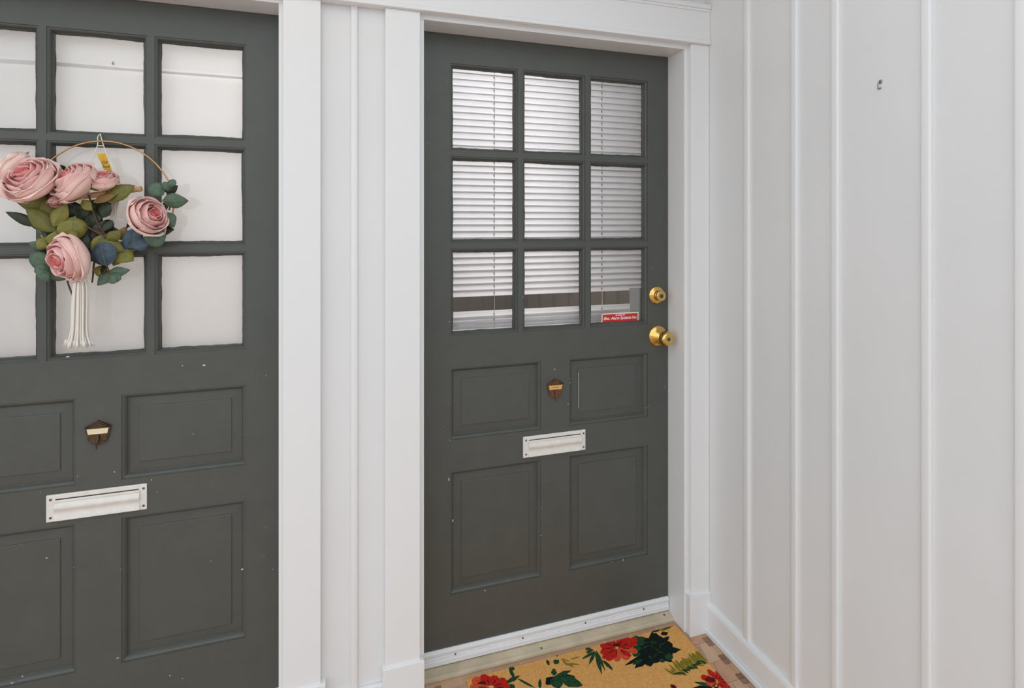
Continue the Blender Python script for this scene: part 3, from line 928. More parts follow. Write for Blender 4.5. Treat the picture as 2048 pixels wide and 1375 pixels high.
LM = {}
for k_, m_ in LEAFM.items():
    for s_ in 'lr':
        LM[k_ + s_] = leaf_mesh('leaf', s_, m_)
vb = MB()
vb.tube([(0, -0.02 - 0.10 * math.sin(PI * t) + 0.16 * t * t, t) for t in [0.0, 0.2, 0.4, 0.6, 0.8, 0.92]], 0.016, 5, r1=0.006)
VM = vb.mesh('midrib', VEIN, True)
LEAVES = [
((-0.9863,-0.035,1.4994),(-1.0776,-0.043,1.5344),0.0452,'o','l'),
((-0.9763,-0.05,1.4387),(-1.0375,-0.058,1.5021),0.0377,'o','l'),
((-0.9844,-0.04,1.4637),(-1.0031,-0.048,1.5249),0.0327,'o','l'),
((-1.0189,-0.03,1.4545),(-1.0882,-0.038,1.4906),0.0224,'d','l'),
((-1.0124,-0.03,1.4505),(-1.0373,-0.038,1.4597),0.015,'d','l'),
((-0.976,-0.065,1.4532),(-0.947,-0.073,1.5116),0.0327,'y','l'),
((-0.9386,-0.06,1.4177),(-0.9325,-0.068,1.4754),0.0532,'y','r'),
((-0.9833,-0.06,1.4024),(-0.9673,-0.068,1.4402),0.0276,'y','l'),
((-0.9885,-0.055,1.4023),(-1.0122,-0.063,1.4209),0.0301,'y','l'),
((-0.9978,-0.045,1.3956),(-1.0354,-0.053,1.4105),0.0213,'e','l'),
((-0.9975,-0.04,1.3809),(-1.0225,-0.048,1.3921),0.02,'d','l'),
((-0.9913,-0.045,1.3457),(-1.0311,-0.053,1.3795),0.0376,'e','r'),
((-0.9937,-0.05,1.333),(-1.0184,-0.058,1.3472),0.0251,'e','r'),
((-0.9896,-0.055,1.3333),(-1.01,-0.063,1.3203),0.0326,'e','r'),
((-0.9491,-0.04,1.3165),(-0.9988,-0.048,1.3552),0.043,'e','l'),
((-0.9165,-0.06,1.523),(-0.8926,-0.068,1.4967),0.0216,'y','l'),
((-0.8694,-0.06,1.5237),(-0.7971,-0.068,1.5634),0.0386,'o','l'),
((-0.8892,-0.065,1.5179),(-0.8358,-0.073,1.5396),0.0192,'b','l'),
((-0.8726,-0.05,1.4759),(-0.8655,-0.058,1.5265),0.0385,'d','l'),
((-0.9415,-0.03,1.5106),(-0.9499,-0.038,1.481),0.038,'d','l'),
((-0.919,-0.03,1.5135),(-0.9275,-0.038,1.4705),0.0433,'d','l'),
((-0.8946,-0.035,1.5042),(-0.9089,-0.043,1.4504),0.0435,'d','l'),
((-0.9415,-0.03,1.4705),(-0.9162,-0.038,1.4237),0.0431,'d','l'),
((-0.9076,-0.03,1.4571),(-0.8764,-0.038,1.41),0.0383,'d','l'),
((-0.8701,-0.04,1.4706),(-0.8835,-0.048,1.4237),0.0334,'d','l'),
((-0.9769,-0.025,1.4571),(-0.9904,-0.033,1.4201),0.0377,'d','l'),
((-0.9601,-0.025,1.4304),(-0.9761,-0.033,1.3909),0.0379,'n','l'),
((-0.9229,-0.035,1.4437),(-0.9055,-0.043,1.3903),0.0382,'d','l'),
((-0.8512,-0.045,1.4706),(-0.8716,-0.053,1.4411),0.0206,'d','l'),
((-0.8596,-0.055,1.4304),(-0.8921,-0.063,1.3883),0.0309,'y','l'),
((-0.8615,-0.06,1.4144),(-0.8259,-0.068,1.4397),0.0257,'o','l'),
((-0.8751,-0.06,1.4172),(-0.819,-0.068,1.3902),0.0334,'o','l'),
((-0.8493,-0.055,1.3981),(-0.7996,-0.063,1.3641),0.0465,'y','l'),
((-0.8627,-0.045,1.3293),(-0.8931,-0.053,1.34),0.0257,'y','l'),
((-0.8324,-0.05,1.4166),(-0.8185,-0.058,1.4504),0.0233,'b','l'),
((-0.8953,-0.05,1.3905),(-0.8734,-0.058,1.4052),0.0179,'y','l'),
((-0.9274,-0.07,1.4179),(-0.9343,-0.078,1.4415),0.0178,'y','l'),
((-0.8545,-0.075,1.3486),(-0.8676,-0.083,1.4098),0.0541,'n','r'),
((-0.7903,-0.05,1.4504),(-0.815,-0.058,1.387),0.0392,'n','l'),
((-0.7593,-0.06,1.4136),(-0.8063,-0.068,1.4008),0.0342,'n','l'),
((-0.8082,-0.045,1.4435),(-0.8129,-0.053,1.403),0.0234,'e','l'),
((-0.7819,-0.055,1.4504),(-0.7985,-0.063,1.4059),0.0209,'n','l'),
((-0.7747,-0.06,1.4246),(-0.7228,-0.068,1.4299),0.0498,'e','r'),
((-0.7295,-0.05,1.5399),(-0.7599,-0.058,1.5662),0.0344,'e','r'),
((-0.7174,-0.05,1.5525),(-0.7264,-0.058,1.5752),0.0185,'e','r'),
((-0.7175,-0.055,1.5646),(-0.6987,-0.063,1.5797),0.0172,'e','r'),
((-0.7271,-0.045,1.5485),(-0.6961,-0.053,1.5653),0.0238,'d','l'),
((-0.7307,-0.06,1.5243),(-0.6684,-0.068,1.5234),0.0357,'e','l'),
((-0.7246,-0.04,1.4933),(-0.7069,-0.048,1.4517),0.0291,'e','l'),
((-0.7526,-0.03,1.4405),(-0.7092,-0.038,1.4461),0.0263,'d','l'),
((-0.7368,-0.03,1.506),(-0.7215,-0.038,1.5156),0.0158,'d','l'),
((-0.8569,-0.06,1.3289),(-0.8063,-0.068,1.3363),0.0219,'e','l'),
((-0.8447,-0.055,1.3363),(-0.8808,-0.063,1.2993),0.0284,'e','l'),
((-0.8519,-0.065,1.3239),(-0.8256,-0.073,1.3132),0.0232,'e','r'),
((-0.8499,-0.068,1.3267),(-0.8383,-0.076,1.3032),0.0206,'e','r'),
((-0.8783,-0.05,1.3367),(-0.8621,-0.058,1.3423),0.0231,'d','l'),
((-1.0747,-0.035,1.5556),(-1.0902,-0.043,1.5419),0.0148,'d','l'),
((-0.9572,-0.03,1.6011),(-0.972,-0.038,1.6157),0.0101,'d','l'),
((-0.9593,-0.095,1.5273),(-0.9264,-0.103,1.5543),0.0189,'o','l'),
((-0.8068,-0.05,1.4544),(-0.8115,-0.058,1.4625),0.0156,'d','l'),
((-0.8339,-0.045,1.3759),(-0.8476,-0.053,1.3496),0.0233,'y','l'),
((-1.0075,-0.045,1.4309),(-1.014,-0.053,1.4506),0.0113,'e','l'),
((-0.9415,-0.03,1.524),(-0.9632,-0.038,1.4995),0.0279,'d','l'),
((-0.8847,-0.03,1.3895),(-0.9049,-0.038,1.3633),0.0333,'d','l'),
((-0.9879,-0.025,1.3907),(-1.0123,-0.033,1.365),0.0326,'d','l'),
((-0.9223,-0.0254,1.4223),(-0.9426,-0.0334,1.3973),0.0306,'o','l'),
((-0.9798,-0.022,1.4966),(-1.0091,-0.03,1.4895),0.0296,'d','l'),
((-0.9875,-0.0281,1.4542),(-1.0168,-0.0361,1.4491),0.0306,'d','l'),
((-0.8854,-0.0295,1.4194),(-0.9091,-0.0375,1.3975),0.0233,'n','l'),
((-0.9227,-0.0278,1.5072),(-0.9306,-0.0358,1.4739),0.0233,'n','l'),
((-0.9809,-0.0268,1.4937),(-1.0029,-0.0348,1.4711),0.0325,'d','l'),
((-0.9101,-0.0297,1.4997),(-0.876,-0.0377,1.5137),0.0342,'d','l'),
((-0.9609,-0.0276,1.4628),(-0.9736,-0.0356,1.4931),0.0325,'n','l'),
((-0.9684,-0.0281,1.4653),(-0.9851,-0.0361,1.4375),0.0301,'d','l'),
((-0.9611,-0.0246,1.4179),(-0.9251,-0.0326,1.4115),0.0262,'d','l'),
((-0.8909,-0.0292,1.4189),(-0.8546,-0.0372,1.4267),0.0346,'d','l'),
((-0.9559,-0.0295,1.5007),(-0.9195,-0.0375,1.5035),0.0261,'d','l'),
((-0.8844,-0.0228,1.5091),(-0.8523,-0.0308,1.4906),0.0333,'d','l'),
((-0.8803,-0.0251,1.4592),(-0.9073,-0.0331,1.4414),0.0246,'d','l'),
((-0.8682,-0.026,1.4505),(-0.8824,-0.034,1.4198),0.0345,'d','l'),
((-0.8878,-0.0224,1.4643),(-0.8545,-0.0304,1.4479),0.0307,'d','l'),
((-0.888,-0.0273,1.4695),(-0.8883,-0.0353,1.4345),0.0319,'n','l'),
((-0.9427,-0.0258,1.4477),(-0.9181,-0.0338,1.4744),0.0276,'n','l'),
((-0.9594,-0.0259,1.4978),(-0.9874,-0.0339,1.5097),0.0305,'n','l'),
((-0.9796,-0.0258,1.4438),(-0.974,-0.0338,1.4095),0.0264,'d','l'),
((-0.9328,-0.027,1.4656),(-0.9589,-0.035,1.4479),0.0302,'d','l'),
((-0.9482,-0.0246,1.4747),(-0.9677,-0.0326,1.5002),0.027,'d','l'),
((-0.9625,-0.0224,1.426),(-0.9622,-0.0304,1.4607),0.023,'d','l'),
((-0.8829,-0.0274,1.4593),(-0.9041,-0.0354,1.4844),0.0269,'d','l'),
((-0.9525,-0.0237,1.4401),(-0.9723,-0.0317,1.4149),0.0303,'d','l'),
((-0.8749,-0.0275,1.4325),(-0.8382,-0.0355,1.4389),0.0319,'d','l')
]
random.seed(8)
for base, tip, w, kd, sh in LEAVES:
    p, q = wl(base), wl(tip)
    zax = (q - p)
    ln = zax.length
    zax.normalize()
    yax = Vector((random.uniform(-0.45, 0.45), 1.0, random.uniform(-0.45, 0.35)))
    yax = (yax - zax * yax.dot(zax)).normalized()
    xax = yax.cross(zax)
    R = Matrix((xax, yax, zax)).transposed().to_4x4()
    o = link('leaf', LM[kd + sh], wreath)
    depth = min(ln, w) * 0.9
    o.matrix_local = Matrix.Translation(p) @ R @ Matrix.Diagonal((w * 1.18, depth, ln * 1.04, 1))
    if kd in 'ney' and ln > 0.028:
        link('midrib', VM, o)


# --- roses: a spiral heart with layers of cupped petals
def petal_mesh(name, width, h0, h1, r0, r1, curl, closing, material):
    """broad rounded petal of a unit rose, axis +z; spans angle +-width, from base to rim"""
    n, m = 14, 11
    b = MB()
    rows = []
    for j in range(m + 1):
        t = j / m
        wf = 0.50 + 0.50 * min(1, t / 0.45) ** 0.7
        if t > 0.74:
            wf *= math.sqrt(max(0.08, 1 - 0.85 * ((t - 0.74) / 0.26) ** 2.6))
        row = []
        for i in range(n + 1):
            s = i / n * 2 - 1
            zz = h0 + (h1 - h0) * t
            rr = r0 + (r1 - r0) * math.sin(min(1, t / 0.72) * PI * 0.5) ** 0.9
            rr -= closing * max(0, t - 0.55) ** 1.3
            k = max(0, t - 0.80)
            rr += curl * 5.0 * k ** 1.35
            zz -= curl * 5.5 * k ** 1.7
            # side edges roll outward a little
            rr += 0.10 * abs(s) ** 4 * t * (0.4 + curl)
            rr += 0.014 * math.sin(4.3 * s + 6 * t)
            a = s * width * wf
            row.append(b.bm.verts.new((rr * math.cos(a), rr * math.sin(a), zz + 0.035 * math.sin(2.6 * s + 1.0) * t)))
        rows.append(row)
    for j in range(m):
        for i in range(n):
            b.bm.faces.new((rows[j][i], rows[j][i + 1], rows[j + 1][i + 1], rows[j + 1][i]))
    bmesh.ops.recalc_face_normals(b.bm, faces=b.bm.faces)
    bmesh.ops.solidify(b.bm, geom=list(b.bm.faces), thickness=0.02)
    return b.mesh(name, material, True)


def heart_mesh():
    b = MB()
    # rolled spiral of inner petals
    n = 72
    rows = []
    for j in range(6):
        t = j / 5
        row = []
        for i in range(n + 1):
            s = i / n
            a = s * 2 * PI * 3.1
            r = (0.03 + 0.19 * s) * (0.80 + 0.28 * math.sin(t * PI * 0.62))
            zz = -0.20 + (0.80 - 0.05 * s + 0.03 * math.sin(3.1 * a)) * t
            row.append(b.bm.verts.new((r * math.cos(a), r * math.sin(a), zz)))
        rows.append(row)
    for j in range(5):
        for i in range(n):
            b.bm.faces.new((rows[j][i], rows[j][i + 1], rows[j + 1][i + 1], rows[j + 1][i]))
    bmesh.ops.recalc_face_normals(b.bm, faces=b.bm.faces)
    bmesh.ops.solidify(b.bm, geom=list(b.bm.faces), thickness=0.016)
    # closed receptacle under the petals
    pr = [(0.02, -0.62), (0.20, -0.58), (0.46, -0.42), (0.62, -0.20), (0.50, 0.05), (0.26, 0.20), (0.02, 0.24)]
    loops = []
    for r, zz in pr:
        loops.append([b.bm.verts.new((r * math.cos(2 * PI * k / 18), r * math.sin(2 * PI * k / 18), zz)) for k in range(18)])
    for u, v in zip(loops, loops[1:]):
        for k in range(18):
            l_ = (k + 1) % 18
            b.bm.faces.new((u[k], u[l_], v[l_], v[k]))
    return b.mesh('rose', PINK[0], True)


HEART = heart_mesh()
LAYERS = [  # count, width, h0, h1, r0, r1, curl, closing, material
    (2, 1.80, -0.30, 0.60, 0.14, 0.29, 0.02, 0.10, 1),
    (2, 1.75, -0.38, 0.62, 0.20, 0.42, 0.03, 0.22, 1),
    (3, 1.40, -0.48, 0.58, 0.22, 0.58, 0.05, 0.30, 2),
    (3, 1.40, -0.60, 0.50, 0.20, 0.76, 0.08, 0.32, 2),
    (3, 1.42, -0.68, 0.40, 0.16, 0.92, 0.14, 0.26, 3),
    (3, 1.35, -0.72, 0.14, 0.12, 1.00, 0.24, 0.06, 3)]
PET = [petal_mesh('petal', w, h0, h1, r0, r1, cu, cl, PINK[mi]) for (_, w, h0, h1, r0, r1, cu, cl, mi) in LAYERS]
PETP = [petal_mesh('petal', w, h0, h1, r0, r1, cu, cl, PALE) for (_, w, h0, h1, r0, r1, cu, cl, mi) in LAYERS]
CALYX = leaf_mesh('sepal', 'l', LEAFM['o'])
ROSES = [
((-1.02, -0.075, 1.5746), (-0.17, 0.3), 0.063),
((-1.0778, -0.028, 1.6132), (-0.46, 0.43), 0.0411),
((-0.9278, -0.075, 1.5691), (-0.38, 0.33), 0.0574),
((-0.8671, -0.06, 1.5744), (0.05, 0.8), 0.0401),
((-0.7613, -0.075, 1.4801), (0.4, 0.18), 0.0537),
((-0.9351, -0.085, 1.3717), (-0.35, -0.14), 0.0614),
((-0.9801, -0.04, 1.5204), (0.09, -0.97), 0.0243),
((-1.0254, -0.03, 1.4702), (0.27, -0.98), 0.0161),
]
for ri, (p, (fx, fz), R_) in enumerate(ROSES):
    rnd = random.Random(40 + ri)
    p = wl(p)
    lat = Vector((fx, fz)) / 0.52
    if lat.length > 0.86:
        lat *= 0.86 / lat.length
    ax = Vector((lat.x, -math.sqrt(1 - lat.length_squared) * (1.0 if ri != 1 else 0.2), lat.y)).normalized()
    xa = Vector((1, 0, 0))
    xa = (xa - ax * xa.dot(ax)).normalized()
    ya = ax.cross(xa)
    o = link('rose', HEART, wreath)
    rot = Matrix((xa, ya, ax)).transposed().to_4x4()
    S = R_ * 1.0
    o.matrix_local = Matrix.Translation(p) @ rot @ Matrix.Rotation(rnd.uniform(0, 6), 4, 'Z') @ Matrix.Diagonal((S, S, S * 0.95, 1))
    small = ri in (6, 7)
    for li, (cnt, *_r) in enumerate(LAYERS):
        if small and li > 3:
            continue
        if ri == 3 and li == 5:
            continue
        off = rnd.uniform(0, 6)
        for c_ in range(cnt):
            me = (PETP if ri == 1 else PET)[li]
            q = link('petal', me, o)
            sc = rnd.uniform(0.95, 1.05)
            q.rotation_euler = (rnd.uniform(-0.07, 0.07), rnd.uniform(-0.08, 0.08), off + 2 * PI * c_ / cnt + rnd.uniform(-0.15, 0.15))
            q.scale = (sc, sc, sc * rnd.uniform(0.94, 1.06))
    for c_ in range(4):
        q = link('sepal', CALYX, o)
        q.matrix_local = Matrix.Rotation(c_ * PI / 2 + 0.4, 4, 'Z') @ Matrix.Translation((0.15, 0, -0.60)) @ Matrix.Rotation(math.radians(70), 4, 'Y') @ Matrix.Diagonal((0.3, 0.3, 0.7, 1))

# --- tassel
b = MB()
tx, tz = -0.9175, 1.338
hd = []
pr = [(0.006, 0.014), (0.0115, 0.010), (0.0120, 0.0), (0.0118, -0.012), (0.0122, -0.022), (0.0140, -0.030)]
loops = []
for r, dz in pr:
    loops.append([b.bm.verts.new(wl((tx + r * math.cos(2 * PI * k / 20), -0.062 + r * math.sin(2 * PI * k / 20), tz + dz))) for k in range(20)])
for u, v in zip(loops, loops[1:]):
    for k in range(20):
        l_ = (k + 1) % 20
        b.bm.faces.new((u[k], u[l_], v[l_], v[k]))
tas = b.obj('tassel', M['tassel'], wreath, True)
tas['label'] = 'white cotton cord tassel'
wr = MB()
for i in range(7):
    zz = tz - 0.001 - i * 0.0033
    wr.tube([wl((tx + 0.0128 * math.cos(2 * PI * k / 16), -0.062 + 0.0128 * math.sin(2 * PI * k / 16), zz)) for k in range(16)], 0.0018, 5, closed=True)
wr.obj('wrap', M['tassel'], tas, True)
random.seed(21)
NC = 20
for i in range(NC):
    a = 2 * PI * i / NC
    rad = 0.0125 if i % 2 else 0.0085
    px, py = math.cos(a) * rad, math.sin(a) * rad
    fl = random.uniform(1.9, 2.5)
    dxe = -0.006 + random.uniform(-0.002, 0.002)
    ln = 0.178 + random.uniform(-0.006, 0.006) if i != 5 else 0.13
    pts = [(tx + px * 0.8, -0.062 + py * 0.8, tz - 0.020), (tx + px * 1.2, -0.062 + py * 1.2, tz - 0.045), (tx + px * 1.35 + dxe * 0.3, -0.060 + py * 1.2, tz - 0.09),
           (tx + px * 1.5 + dxe * 0.7, -0.058 + py * 1.2, tz - 0.02 - ln * 0.78), (tx + px * fl + dxe, -0.056 + py * 1.3, tz - 0.02 - ln)]
    cm = MB().tube(smooth_curve([wl(p) for p in pts], 5), 0.0026, 7, r1=0.0024)
    e = pts[-1]
    for f_ in range(7):      # frayed strands at the cut end
        aa = random.uniform(0, 2 * PI)
        s0 = (e[0] + 0.0015 * math.cos(aa), e[1] + 0.0015 * math.sin(aa), e[2] + 0.016)
        s1 = (e[0] + 0.0050 * math.cos(aa) + px * 0.25, e[1] + 0.004 * math.sin(aa), e[2] - random.uniform(0.000, 0.006))
        cm.tube([wl(s0), wl(s1)], 0.0014, 4, r1=0.0006)
    cm.obj('cord', M['tassel'], tas, True)

# ================================================================== DOORMAT
mx0, mx1, my0, my1 = 0.1215, 0.9025, -0.585, -0.0665
dm = MB().box(mx0, mx1, my0, my1, 0.0003, 0.0085, 0.0016).obj('doormat', M['mat'])
tag(dm, 'tan coir doormat printed with red flowers and green leaves', 'doormat')
PRINTS = [
((0.7392,-0.1554),(0.7271,-0.0779),0.03,'k'),
((0.7535,-0.1482),(0.803,-0.0692),0.028,'k'),
((0.7679,-0.1409),(0.8448,-0.1088),0.028,'k'),
((0.7778,-0.1561),(0.8485,-0.1745),0.032,'k'),
((0.7516,-0.1665),(0.7899,-0.2114),0.03,'k'),
((0.7332,-0.1652),(0.6572,-0.197),0.026,'k'),
((0.7312,-0.1528),(0.6314,-0.1775),0.016,'k'),
((0.7332,-0.1652),(0.7073,-0.2068),0.03,'k'),
((0.7988,-0.1388),(0.8357,-0.1435),0.05,'k'),
((0.7415,-0.12),(0.7476,-0.077),0.04,'k'),
((0.7454,-0.1455),(0.8038,-0.1157),0.07,'k'),
((0.7875,-0.1712),(0.8234,-0.1469),0.06,'k'),
((0.7012,-0.1547),(0.7627,-0.1795),0.06,'k'),
((0.803,-0.0692),(0.8334,-0.0634),0.02,'k'),
((0.8235,-0.0916),(0.8527,-0.0908),0.02,'k'),
((0.7313,-0.1044),(0.7334,-0.0672),0.03,'g'),
((0.7333,-0.1174),(0.7267,-0.0854),0.03,'g'),
((0.7812,-0.1809),(0.7902,-0.2024),0.022,'g'),
((0.7522,-0.1899),(0.7663,-0.2037),0.02,'g'),
((0.6998,-0.1728),(0.657,-0.1814),0.016,'g'),
((0.7087,-0.1093),(0.713,-0.1349),0.03,'g'),
((0.7317,-0.087),(0.8078,-0.1849),0.075,'k'),
((0.6918,-0.1861),(0.8152,-0.1442),0.07,'k'),
((0.7018,-0.2005),(0.7772,-0.0943),0.06,'k'),
((0.8073,-0.0785),(0.7859,-0.1588),0.045,'k'),
((0.7054,-0.1082),(0.7236,-0.1806),0.05,'k'),
((0.7309,-0.0918),(0.7618,-0.0867),0.03,'g'),
((0.7867,-0.1874),(0.8068,-0.1893),0.03,'g'),
((0.7049,-0.1323),(0.6797,-0.1523),0.03,'g'),
((0.7662,-0.1371),(0.7732,-0.1578),0.0064662473999453655,'g'),
((0.7191,-0.1323),(0.7473,-0.1271),0.003323258588732004,'g'),
((0.764,-0.1563),(0.7858,-0.1695),0.004516078417581743,'g'),
((0.7847,-0.1497),(0.7934,-0.1284),0.0036286286463865034,'g'),
((0.7568,-0.1122),(0.7309,-0.1028),0.006695319145649182,'g'),
((0.7606,-0.1679),(0.7334,-0.1746),0.005984380867697715,'g'),
((0.7366,-0.1206),(0.7355,-0.0983),0.00590282540896522,'g'),
((0.7748,-0.1161),(0.7594,-0.1355),0.0038395605205459272,'g'),
((0.7313,-0.1611),(0.7279,-0.182),0.0065455989243171095,'g'),
((0.8186,-0.1277),(0.7904,-0.1355),0.00496684694704839,'g'),
((0.7239,-0.1275),(0.7525,-0.1233),0.0034481850851777957,'g'),
((0.7895,-0.1238),(0.7724,-0.1064),0.006581213797694337,'g'),
((0.758,-0.1039),(0.7745,-0.1217),0.005159077761103435,'g'),
((0.7376,-0.1037),(0.7109,-0.0955),0.006683705276196463,'g'),
((0.7612,-0.1375),(0.7539,-0.1165),0.0033736711949362654,'g'),
((0.7856,-0.1268),(0.7733,-0.1071),0.006833303631579878,'g'),
((0.6576,-0.1047),(0.6825,-0.1177),0.004,'x'),
((0.6494,-0.1091),(0.6576,-0.1304),0.004,'x'),
((0.6392,-0.1083),(0.6274,-0.1281),0.004,'x'),
((0.6318,-0.1029),(0.6054,-0.112),0.004,'x'),
((0.6307,-0.0952),(0.6017,-0.0891),0.004,'x'),
((0.6364,-0.0889),(0.6186,-0.07),0.004,'x'),
((0.6463,-0.087),(0.6485,-0.0641),0.004,'x'),
((0.6557,-0.0904),(0.677,-0.0744),0.004,'x'),
((0.6601,-0.0975),(0.6902,-0.0959),0.004,'x'),
((0.8863,-0.3318),(0.9002,-0.34),0.004,'x'),
((0.8799,-0.3351),(0.881,-0.3499),0.004,'x'),
((0.8732,-0.3349),(0.8613,-0.3494),0.004,'x'),
((0.8694,-0.3313),(0.85,-0.3387),0.004,'x'),
((0.8703,-0.326),(0.8522,-0.3227),0.004,'x'),
((0.8753,-0.3214),(0.8674,-0.3087),0.004,'x'),
((0.8823,-0.3197),(0.8884,-0.3036),0.004,'x'),
((0.8879,-0.3217),(0.9053,-0.3098),0.004,'x'),
((0.8894,-0.3266),(0.9097,-0.3245),0.004,'x'),
((0.2006,-0.1276),(0.2245,-0.139),0.004,'x'),
((0.1947,-0.1309),(0.2065,-0.1489),0.004,'x'),
((0.1859,-0.13),(0.1805,-0.1462),0.004,'x'),
((0.1785,-0.1253),(0.1583,-0.1321),0.004,'x'),
((0.1758,-0.1189),(0.1501,-0.113),0.004,'x'),
((0.1792,-0.1138),(0.16,-0.0978),0.004,'x'),
((0.1871,-0.1125),(0.1838,-0.0937),0.004,'x'),
((0.1957,-0.1156),(0.21,-0.1031),0.004,'x'),
((0.2011,-0.1216),(0.226,-0.1212),0.004,'x'),
((0.6398,-0.094),(0.594,-0.0717),0.03,'r'),
((0.6398,-0.094),(0.5804,-0.1057),0.03,'r'),
((0.6364,-0.1002),(0.5868,-0.1403),0.034,'r'),
((0.6386,-0.1033),(0.6147,-0.154),0.028,'c'),
((0.6446,-0.1029),(0.6538,-0.1577),0.036,'c'),
((0.6517,-0.1004),(0.7013,-0.1382),0.034,'c'),
((0.6507,-0.0952),(0.7197,-0.1006),0.032,'r'),
((0.6497,-0.09),(0.7074,-0.0638),0.032,'r'),
((0.6448,-0.0883),(0.6699,-0.0566),0.03,'c'),
((0.6399,-0.0867),(0.6181,-0.0548),0.03,'r'),
((0.7004,-0.0967),(0.7284,-0.0758),0.03,'r'),
((0.6504,-0.1096),(0.6701,-0.1491),0.018,'r'),
((0.619,-0.1041),(0.5766,-0.1278),0.02,'r'),
((0.6366,-0.0857),(0.6618,-0.089),0.02,'x'),
((0.5652,-0.0912),(0.5089,-0.1079),0.012,'g'),
((0.5642,-0.0933),(0.5206,-0.1367),0.012,'g'),
((0.5652,-0.0912),(0.5421,-0.1876),0.012,'g'),
((0.5705,-0.0882),(0.559,-0.1758),0.012,'g'),
((0.564,-0.0861),(0.5398,-0.0661),0.012,'g'),
((0.5628,-0.0809),(0.5331,-0.0879),0.012,'g'),
((0.5675,-0.1015),(0.563,-0.1325),0.012,'g'),
((0.5709,-0.1351),(0.5842,-0.1797),0.012,'g'),
((0.5579,-0.0599),(0.5381,-0.0776),0.012,'g'),
((0.5757,-0.1366),(0.5838,-0.1839),0.012,'k'),
((0.7598,-0.2589),(0.7485,-0.2262),0.009,'o'),
((0.7598,-0.2589),(0.7873,-0.2602),0.009,'g'),
((0.7664,-0.2578),(0.7516,-0.2355),0.009,'o'),
((0.7664,-0.2578),(0.8006,-0.2602),0.009,'o'),
((0.7731,-0.2567),(0.7643,-0.2351),0.009,'o'),
((0.7731,-0.2567),(0.786,-0.2691),0.009,'o'),
((0.7798,-0.2556),(0.7713,-0.2185),0.009,'o'),
((0.7798,-0.2556),(0.7998,-0.2696),0.009,'g'),
((0.7865,-0.2545),(0.7915,-0.2141),0.009,'o'),
((0.7865,-0.2545),(0.7961,-0.2745),0.009,'o'),
((0.7932,-0.2534),(0.7905,-0.2202),0.009,'o'),
((0.7932,-0.2534),(0.8012,-0.2771),0.009,'o'),
((0.7999,-0.2523),(0.8038,-0.2093),0.009,'o'),
((0.7999,-0.2523),(0.8272,-0.2596),0.009,'g'),
((0.8067,-0.2512),(0.806,-0.2119),0.009,'o'),
((0.8067,-0.2512),(0.8286,-0.2566),0.009,'o'),
((0.8135,-0.25),(0.8022,-0.2185),0.009,'o'),
((0.8135,-0.25),(0.8208,-0.2667),0.009,'o'),
((0.8203,-0.2489),(0.806,-0.2204),0.009,'o'),
((0.8203,-0.2489),(0.8444,-0.2611),0.009,'g'),
((0.8272,-0.2478),(0.8298,-0.2102),0.009,'o'),
((0.8272,-0.2478),(0.8517,-0.2576),0.009,'o'),
((0.834,-0.2467),(0.8195,-0.223),0.009,'o'),
((0.834,-0.2467),(0.8544,-0.2533),0.009,'o'),
((0.8409,-0.2455),(0.8438,-0.2111),0.009,'o'),
((0.8409,-0.2455),(0.8698,-0.2477),0.009,'g'),
((0.8478,-0.2444),(0.8524,-0.2073),0.009,'o'),
((0.8478,-0.2444),(0.8501,-0.2664),0.009,'o'),
((0.8548,-0.2432),(0.84,-0.2187),0.009,'o'),
((0.8548,-0.2432),(0.8794,-0.2596),0.009,'o'),
((0.8617,-0.2421),(0.8592,-0.1968),0.009,'o'),
((0.8617,-0.2421),(0.8789,-0.2482),0.009,'g'),
((0.8687,-0.2409),(0.8593,-0.2186),0.009,'o'),
((0.8687,-0.2409),(0.8936,-0.2406),0.009,'o'),
((0.8757,-0.2398),(0.8793,-0.1983),0.009,'o'),
((0.8757,-0.2398),(0.8873,-0.2501),0.009,'o'),
((0.8828,-0.2386),(0.8895,-0.196),0.009,'o'),
((0.8828,-0.2386),(0.8969,-0.2551),0.009,'g'),
((0.8898,-0.2374),(0.8922,-0.2023),0.009,'o'),
((0.8898,-0.2374),(0.9228,-0.2407),0.009,'o'),
((0.8969,-0.2363),(0.8922,-0.2098),0.009,'o'),
((0.8969,-0.2363),(0.9225,-0.249),0.009,'o'),
((0.904,-0.2351),(0.9038,-0.1892),0.009,'o'),
((0.904,-0.2351),(0.9313,-0.2366),0.009,'g'),
((0.7879,-0.2508),(0.7912,-0.2096),0.009,'o'),
((0.7879,-0.2508),(0.817,-0.255),0.009,'o'),
((0.7947,-0.2497),(0.7889,-0.2079),0.009,'o'),
((0.7947,-0.2497),(0.812,-0.2618),0.009,'o'),
((0.8014,-0.2486),(0.8006,-0.2082),0.009,'o'),
((0.8014,-0.2486),(0.8114,-0.2717),0.009,'g'),
((0.8082,-0.2475),(0.7977,-0.2247),0.009,'o'),
((0.8082,-0.2475),(0.8102,-0.2697),0.009,'o'),
((0.815,-0.2463),(0.8151,-0.2161),0.009,'o'),
((0.815,-0.2463),(0.8338,-0.2582),0.009,'o'),
((0.8219,-0.2452),(0.8298,-0.2042),0.009,'o'),
((0.8219,-0.2452),(0.8424,-0.2579),0.009,'g'),
((0.8287,-0.2441),(0.8187,-0.2153),0.009,'o'),
((0.8287,-0.2441),(0.8598,-0.2445),0.009,'o'),
((0.8356,-0.2429),(0.835,-0.2097),0.009,'o'),
((0.8356,-0.2429),(0.8519,-0.2576),0.009,'o'),
((0.8425,-0.2418),(0.8315,-0.2091),0.009,'o'),
((0.8425,-0.2418),(0.8519,-0.2627),0.009,'g'),
((0.8494,-0.2406),(0.8373,-0.2136),0.009,'o'),
((0.8494,-0.2406),(0.8697,-0.2562),0.009,'o'),
